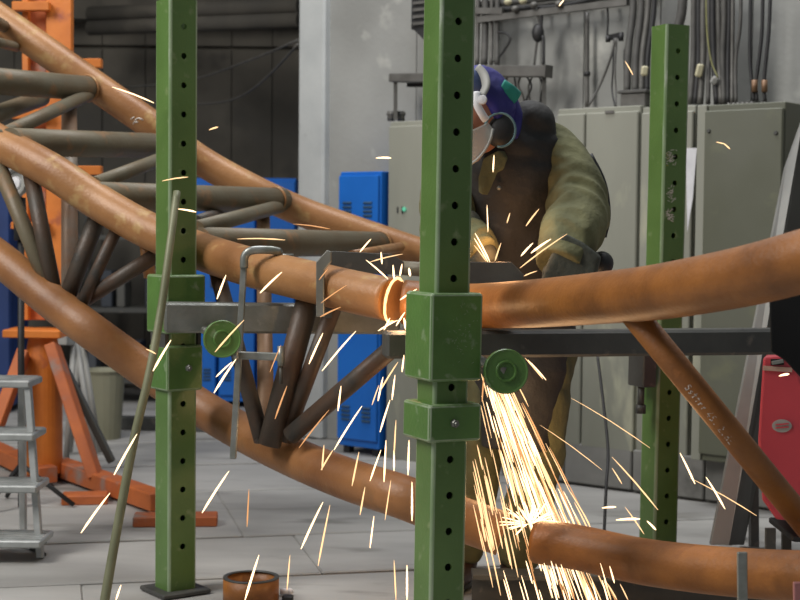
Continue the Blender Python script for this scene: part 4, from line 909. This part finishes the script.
# ------------------------------------------------------------ sparks
def streak(mb, x0, y0, x1, y1, D, wpx, D2=None):
    D2 = D2 or D; a, b = at(x0, y0, D), at(x1, y1, D2); r = wpx / F * D / 2; d = b - a
    sag = Vector((0, 0, -.02)) * d.length
    pts = [a, a.lerp(b, .2) - sag * .6, a.lerp(b, .5) - sag, a.lerp(b, .8) - sag * .6, b]
    mb.sweep(pts, [r * .25, r * .75, r * .95, r, r * .35], 6); return mb
S = [  # x0,y0,x1,y1, width, colour, depth
 (178, 209, 196, 212, 2.2, 'w', 4.3), (162, 181, 188, 177, 1.6, 'y', 4.5), (112, 87, 154, 103, 1.8, 'w', 4.7), (209, 130, 218, 127, 2, 'y', 4.6),
 (171, 340, 153, 371, 2.6, 'w', 4.2), (146, 349, 156, 354, 1.6, 'y', 4.3), (137, 434, 114, 475, 2.6, 'w', 4.1), (110, 493, 81, 533, 2.6, 'w', 4.1), (121, 585, 116, 600, 2.4, 'w', 4.0),
 (226, 275, 217, 299, 2.4, 'w', 4.2), (282, 272, 260, 293, 2.4, 'w', 4.2), (244, 320, 215, 352, 2, 'y', 4.2), (236, 359, 214, 393, 2.6, 'w', 4.2), (232, 362, 216, 377, 1.8, 'w', 4.25),
 (229, 471, 202, 513, 2.6, 'w', 4.1), (249, 489, 247, 527, 2, 'o', 4.2), (259, 555, 245, 600, 3, 'w', 4.0), (290, 555, 287, 590, 1.8, 'y', 4.1),
 (323, 502, 301, 549, 2.4, 'w', 4.1), (330, 505, 318, 566, 2.2, 'y', 4.0), (374, 516, 370, 548, 2, 'w', 4.1), (394, 560, 396, 600, 2, 'y', 4.0), (407, 565, 407, 600, 2.6, 'w', 3.6),
 (341, 307, 320, 317, 1.8, 'o', 4.1), (323, 333, 309, 364, 2.2, 'w', 4.1), (356, 331, 322, 371, 2, 'w', 4.1), (287, 386, 275, 419, 2, 'o', 4.1), (281, 345, 270, 372, 1.2, 'o', 4.1),
 (341, 386, 338, 411, 2.2, 'w', 4.1), (362, 406, 334, 450, 2, 'w', 4.1), (329, 410, 299, 448, 1.6, 'o', 4.1), (379, 385, 372, 405, 1.6, 'y', 4.1), (383, 377, 378, 401, 2.4, 'w', 4.1),
 (398, 362, 380, 391, 1.8, 'y', 4.1), (395, 375, 392, 400, 2, 'w', 4.0), (390, 400, 380, 432, 2.2, 'w', 4.1), (396, 420, 394, 455, 2, 'y', 4.0), (324, 445, 322, 470, 2, 'y', 4.1), (333, 450, 321, 470, 1.8, 'y', 4.1),
 (359, 452, 352, 486, 2.2, 'y', 4.1), (365, 487, 360, 515, 2, 'y', 4.0), (381, 450, 370, 481, 2, 'w', 4.1), (386, 440, 384, 482, 2.4, 'w', 4.0), (391, 480, 385, 520, 1.6, 'y', 4.0), (394, 448, 394, 471, 2, 'w', 4.0), (404, 355, 402, 372, 2, 'w', 4.0),
 (409, 440, 408, 475, 2.6, 'w', 3.6), (412, 482, 412, 521, 2.6, 'w', 3.6), (237, 239, 285, 240, 1.6, 'y', 4.4), (293, 224, 330, 229, 1.4, 'o', 4.4), (371, 239, 360, 252, 1.8, 'w', 4.1), (381, 252, 382, 264, 2, 'w', 4.1), (366, 260, 388, 279, 1.8, 'w', 4.1),
 (393, 265, 394, 279, 2.4, 'w', 4.0), (402, 264, 400, 276, 2.2, 'w', 4.0), (409, 268, 410, 276, 3, 'w', 3.95), (403, 254, 370, 262, 1.4, 'y', 4.1), (328, 269, 319, 280, 1.2, 'o', 4.2),
 (390, 318, 384, 330, 2, 'w', 4.0), (405, 312, 396, 326, 2, 'w', 4.0), (417, 289, 400, 300, 2, 'w', 4.0), (398, 320, 378, 331, 1.8, 'w', 4.0), (404, 318, 406, 330, 3, 'w', 3.98),
 (347, 285, 321, 303, 1.4, 'o', 4.1), (376, 158, 391, 158, 2.6, 'w', 4.4), (494, 155, 493, 172, 1.8, 'w', 4.3), (487, 205, 488, 232, 1.4, 'w', 4.3), (510, 213, 507, 223, 1.6, 'y', 4.25),
 (539, 209, 526, 226, 1.8, 'y', 4.25), (533, 243, 521, 256, 2.2, 'w', 4.25), (551, 239, 531, 253, 2.6, 'w', 4.25), (567, 234, 520, 268, 1.6, 'y', 4.25), (501, 243, 495, 261, 1.8, 'y', 4.25), (537, 271, 524, 276, 1.4, 'y', 4.1),
 (475, 233, 490, 262, 1.8, 'w', 4.25), (474, 238, 488, 262, 1.4, 'w', 4.24), (474, 245, 486, 261, 1.4, 'y', 4.26), (723, 143, 730, 149, 1.6, 'y', 4.6), (625, 61, 633, 75, 1.4, 'y', 4.8), (716, 142, 724, 144, 1.4, 'y', 4.6), (564, 0, 559, 6, 1.6, 'w', 4.7),
 (779, 376, 789, 374, 3, 'w', 4.2), (680, 453, 695, 484, 2.2, 'w', 4.0), (706, 477, 725, 509, 2.2, 'w', 4.0), (690, 478, 757, 516, 1.2, 'y', 4.3), (612, 457, 658, 510, 1.8, 'y', 4.2), (612, 468, 622, 484, 1.4, 'y', 4.2),
 (602, 508, 616, 507, 2.4, 'w', 4.2), (616, 520, 640, 519, 3, 'w', 4.15), (647, 521, 656, 530, 2.4, 'w', 4.15), (625, 507, 644, 534, 1.4, 'y', 4.2), (571, 398, 650, 448, 1.0, 'y', 4.3), (540, 425, 602, 470, .9, 'y', 4.3),
 (525, 358, 543, 379, 1.6, 'y', 4.1), (528, 360, 546, 380, 1.4, 'w', 4.1), (567, 487, 590, 525, 1.4, 'y', 4.1), (604, 580, 611, 600, 2.2, 'y', 3.8), (582, 575, 590, 600, 1.6, 'y', 3.9), (620, 584, 628, 600, 1.4, 'y', 3.85), (607, 583, 617, 600, 1.6, 'y', 3.8),
]
SM = {'w': spark_w, 'y': spark_y, 'o': spark_o}
def region(x, y):
    if x < 200: return 'glowing spark streak near the left green post', 'sparks near the left green post'
    if x < 300: return 'glowing spark streak around the silver clamp and floor left of centre', 'sparks around the silver clamp'
    if x < 420: return ('glowing spark streak falling below the cut ring, left of the centre post', 'sparks falling left of the centre post') if y > 300 else ('small spark darting above the cut ring, left of the centre post', 'sparks above the cut ring')
    if y < 300: return 'small spark flying in front of the worker or the wall', 'sparks in front of the worker'
    return 'glowing spark streak flying right of the spark shower', 'sparks right of the shower'
byg = {}
for st in S:
    l, g = region((st[0] + st[2]) / 2, (st[1] + st[3]) / 2); byg.setdefault(g, []).append(st)
ORD = 'leftmost|second|third|fourth|fifth|sixth|seventh|eighth|ninth|tenth|eleventh|twelfth|thirteenth|fourteenth|fifteenth|sixteenth|seventeenth|eighteenth|nineteenth|twentieth'.split('|')
ORD += ['twenty-' + k for k in ('first', 'second', 'third', 'fourth', 'fifth', 'sixth', 'seventh', 'eighth', 'ninth')] + ['thirtieth', 'thirty-first', 'thirty-second', 'thirty-third', 'thirty-fourth', 'thirty-fifth', 'thirty-sixth', 'thirty-seventh']
PH = {'sparks near the left green post': 'near the left green post', 'sparks around the silver clamp': 'near the silver clamp', 'sparks falling left of the centre post': 'falling below the cut ring', 'sparks above the cut ring': 'above the cut ring', 'sparks in front of the worker': 'before worker or wall', 'sparks right of the shower': 'right of the spark shower'}
for g, L_ in byg.items():
    L_.sort(key=lambda q: (q[0] + q[2], q[1]))
    for i, (x0, y0, x1, y1, wd, c, D) in enumerate(L_):
        ln = math.hypot(x1 - x0, y1 - y0); a = abs(x1 - x0) / ln
        size = 'long' if ln > 36 else 'short' if ln < 17 else 'medium'
        way = 'upright' if a < .25 else 'nearly level' if a > .93 else ('leaning right' if (x1 - x0) * (y1 - y0) < 0 else 'leaning left')
        place = ORD[i] + (' from left' if i else '') + ' ' + PH[g]
        tag(streak(MB(), x0, y0, x1, y1, D, wd * .85, D - .03).build('spark', SM[c]), '%s %s spark, %s, %s' % (size, {'w': 'white-hot', 'y': 'yellow', 'o': 'orange'}[c], way, place), 'spark', g)
# dense shower behind the centre post, too many to count
for nm, cnt, mm, sp in (('white', 150, spark_w, 1.0), ('yellow', 150, spark_y, 1.25), ('orange', 90, spark_o, 1.45)):
    m = MB()
    for k in range(cnt):
        t = R.random() ** .8
        if t > .7 and R.random() < .6: continue
        t = t; g = max(-1.5, min(1.5, R.gauss(0, .5 * sp)))
        cx = lambda t: lerp(490, 570, t) ; hw_ = lambda t: lerp(12, 33, t); y = lerp(366, 585, t)
        L_ = R.uniform(.08, .26); t2 = t + L_; x0 = cx(t) + g * hw_(t); x1 = cx(t2) + g * hw_(t2)
        D = R.uniform(4.36, 4.5); D2 = D
        if x0 < 479: x0 += 8
        y1 = y + 219 * L_
        streak(m, x0, y, x1, y1, D, R.uniform(.8, 1.7))
    o = m.build('spark_shower', mm); tag(o, {'white': 'dense white-hot core of the spark shower right of the centre post', 'yellow': 'yellow streaks of the spark shower falling right of the centre post', 'orange': 'dim orange streaks at the edges of the spark shower'}[nm], 'sparks', kind='stuff')
# impact splash at the lower tube mouth
m = MB()
for k in range(34):
    a = R.uniform(-2.6, -.3) if k % 3 else R.uniform(2.4, 3.6) ; r0 = R.uniform(0, 10); r1 = r0 + R.uniform(6, 26); cx, cy_ = 530, 524
    streak(m, cx + r0 * cos(a), cy_ + .6 * r0 * sin(a), cx + r1 * cos(a), cy_ + .85 * r1 * sin(a), 4.12, R.uniform(.9, 2.0))
for k in range(22):
    x = R.uniform(495, 610); l = R.uniform(14, 34); y = R.uniform(560, 590); streak(m, x, y, x + l * .28, y + l, 4.0, R.uniform(.9, 1.8))
tag(m.build('spark_splash', spark_w), 'burst of white-hot sparks splashing at the open end of the lower tube', 'sparks', kind='stuff')
m = MB()
for k in range(34):
    x = R.uniform(472, 512); y = R.uniform(440, 540); l = R.uniform(22, 60); streak(m, x, y, x + l * .22, y + l, 4.06, R.uniform(.9, 1.8))
tag(m.build('spark_fringe', spark_y), 'thin falling sparks close to the right side of the centre post', 'sparks', kind='stuff')
# light thrown by the sparks and by the cut
point('spark_light_low', at(545, 505, 4.3), 3.0, (1.0, .6, .3), .05)
point('spark_light_mid', at(515, 430, 4.42), 3.5, (1.0, .6, .3), .06)
point('spark_light_top', at(498, 250, 4.36), 1.0, (1.0, .5, .22), .03)
point('cut_light', at(402, 322, 4.05), 1.4, (1.0, .6, .3), .03)
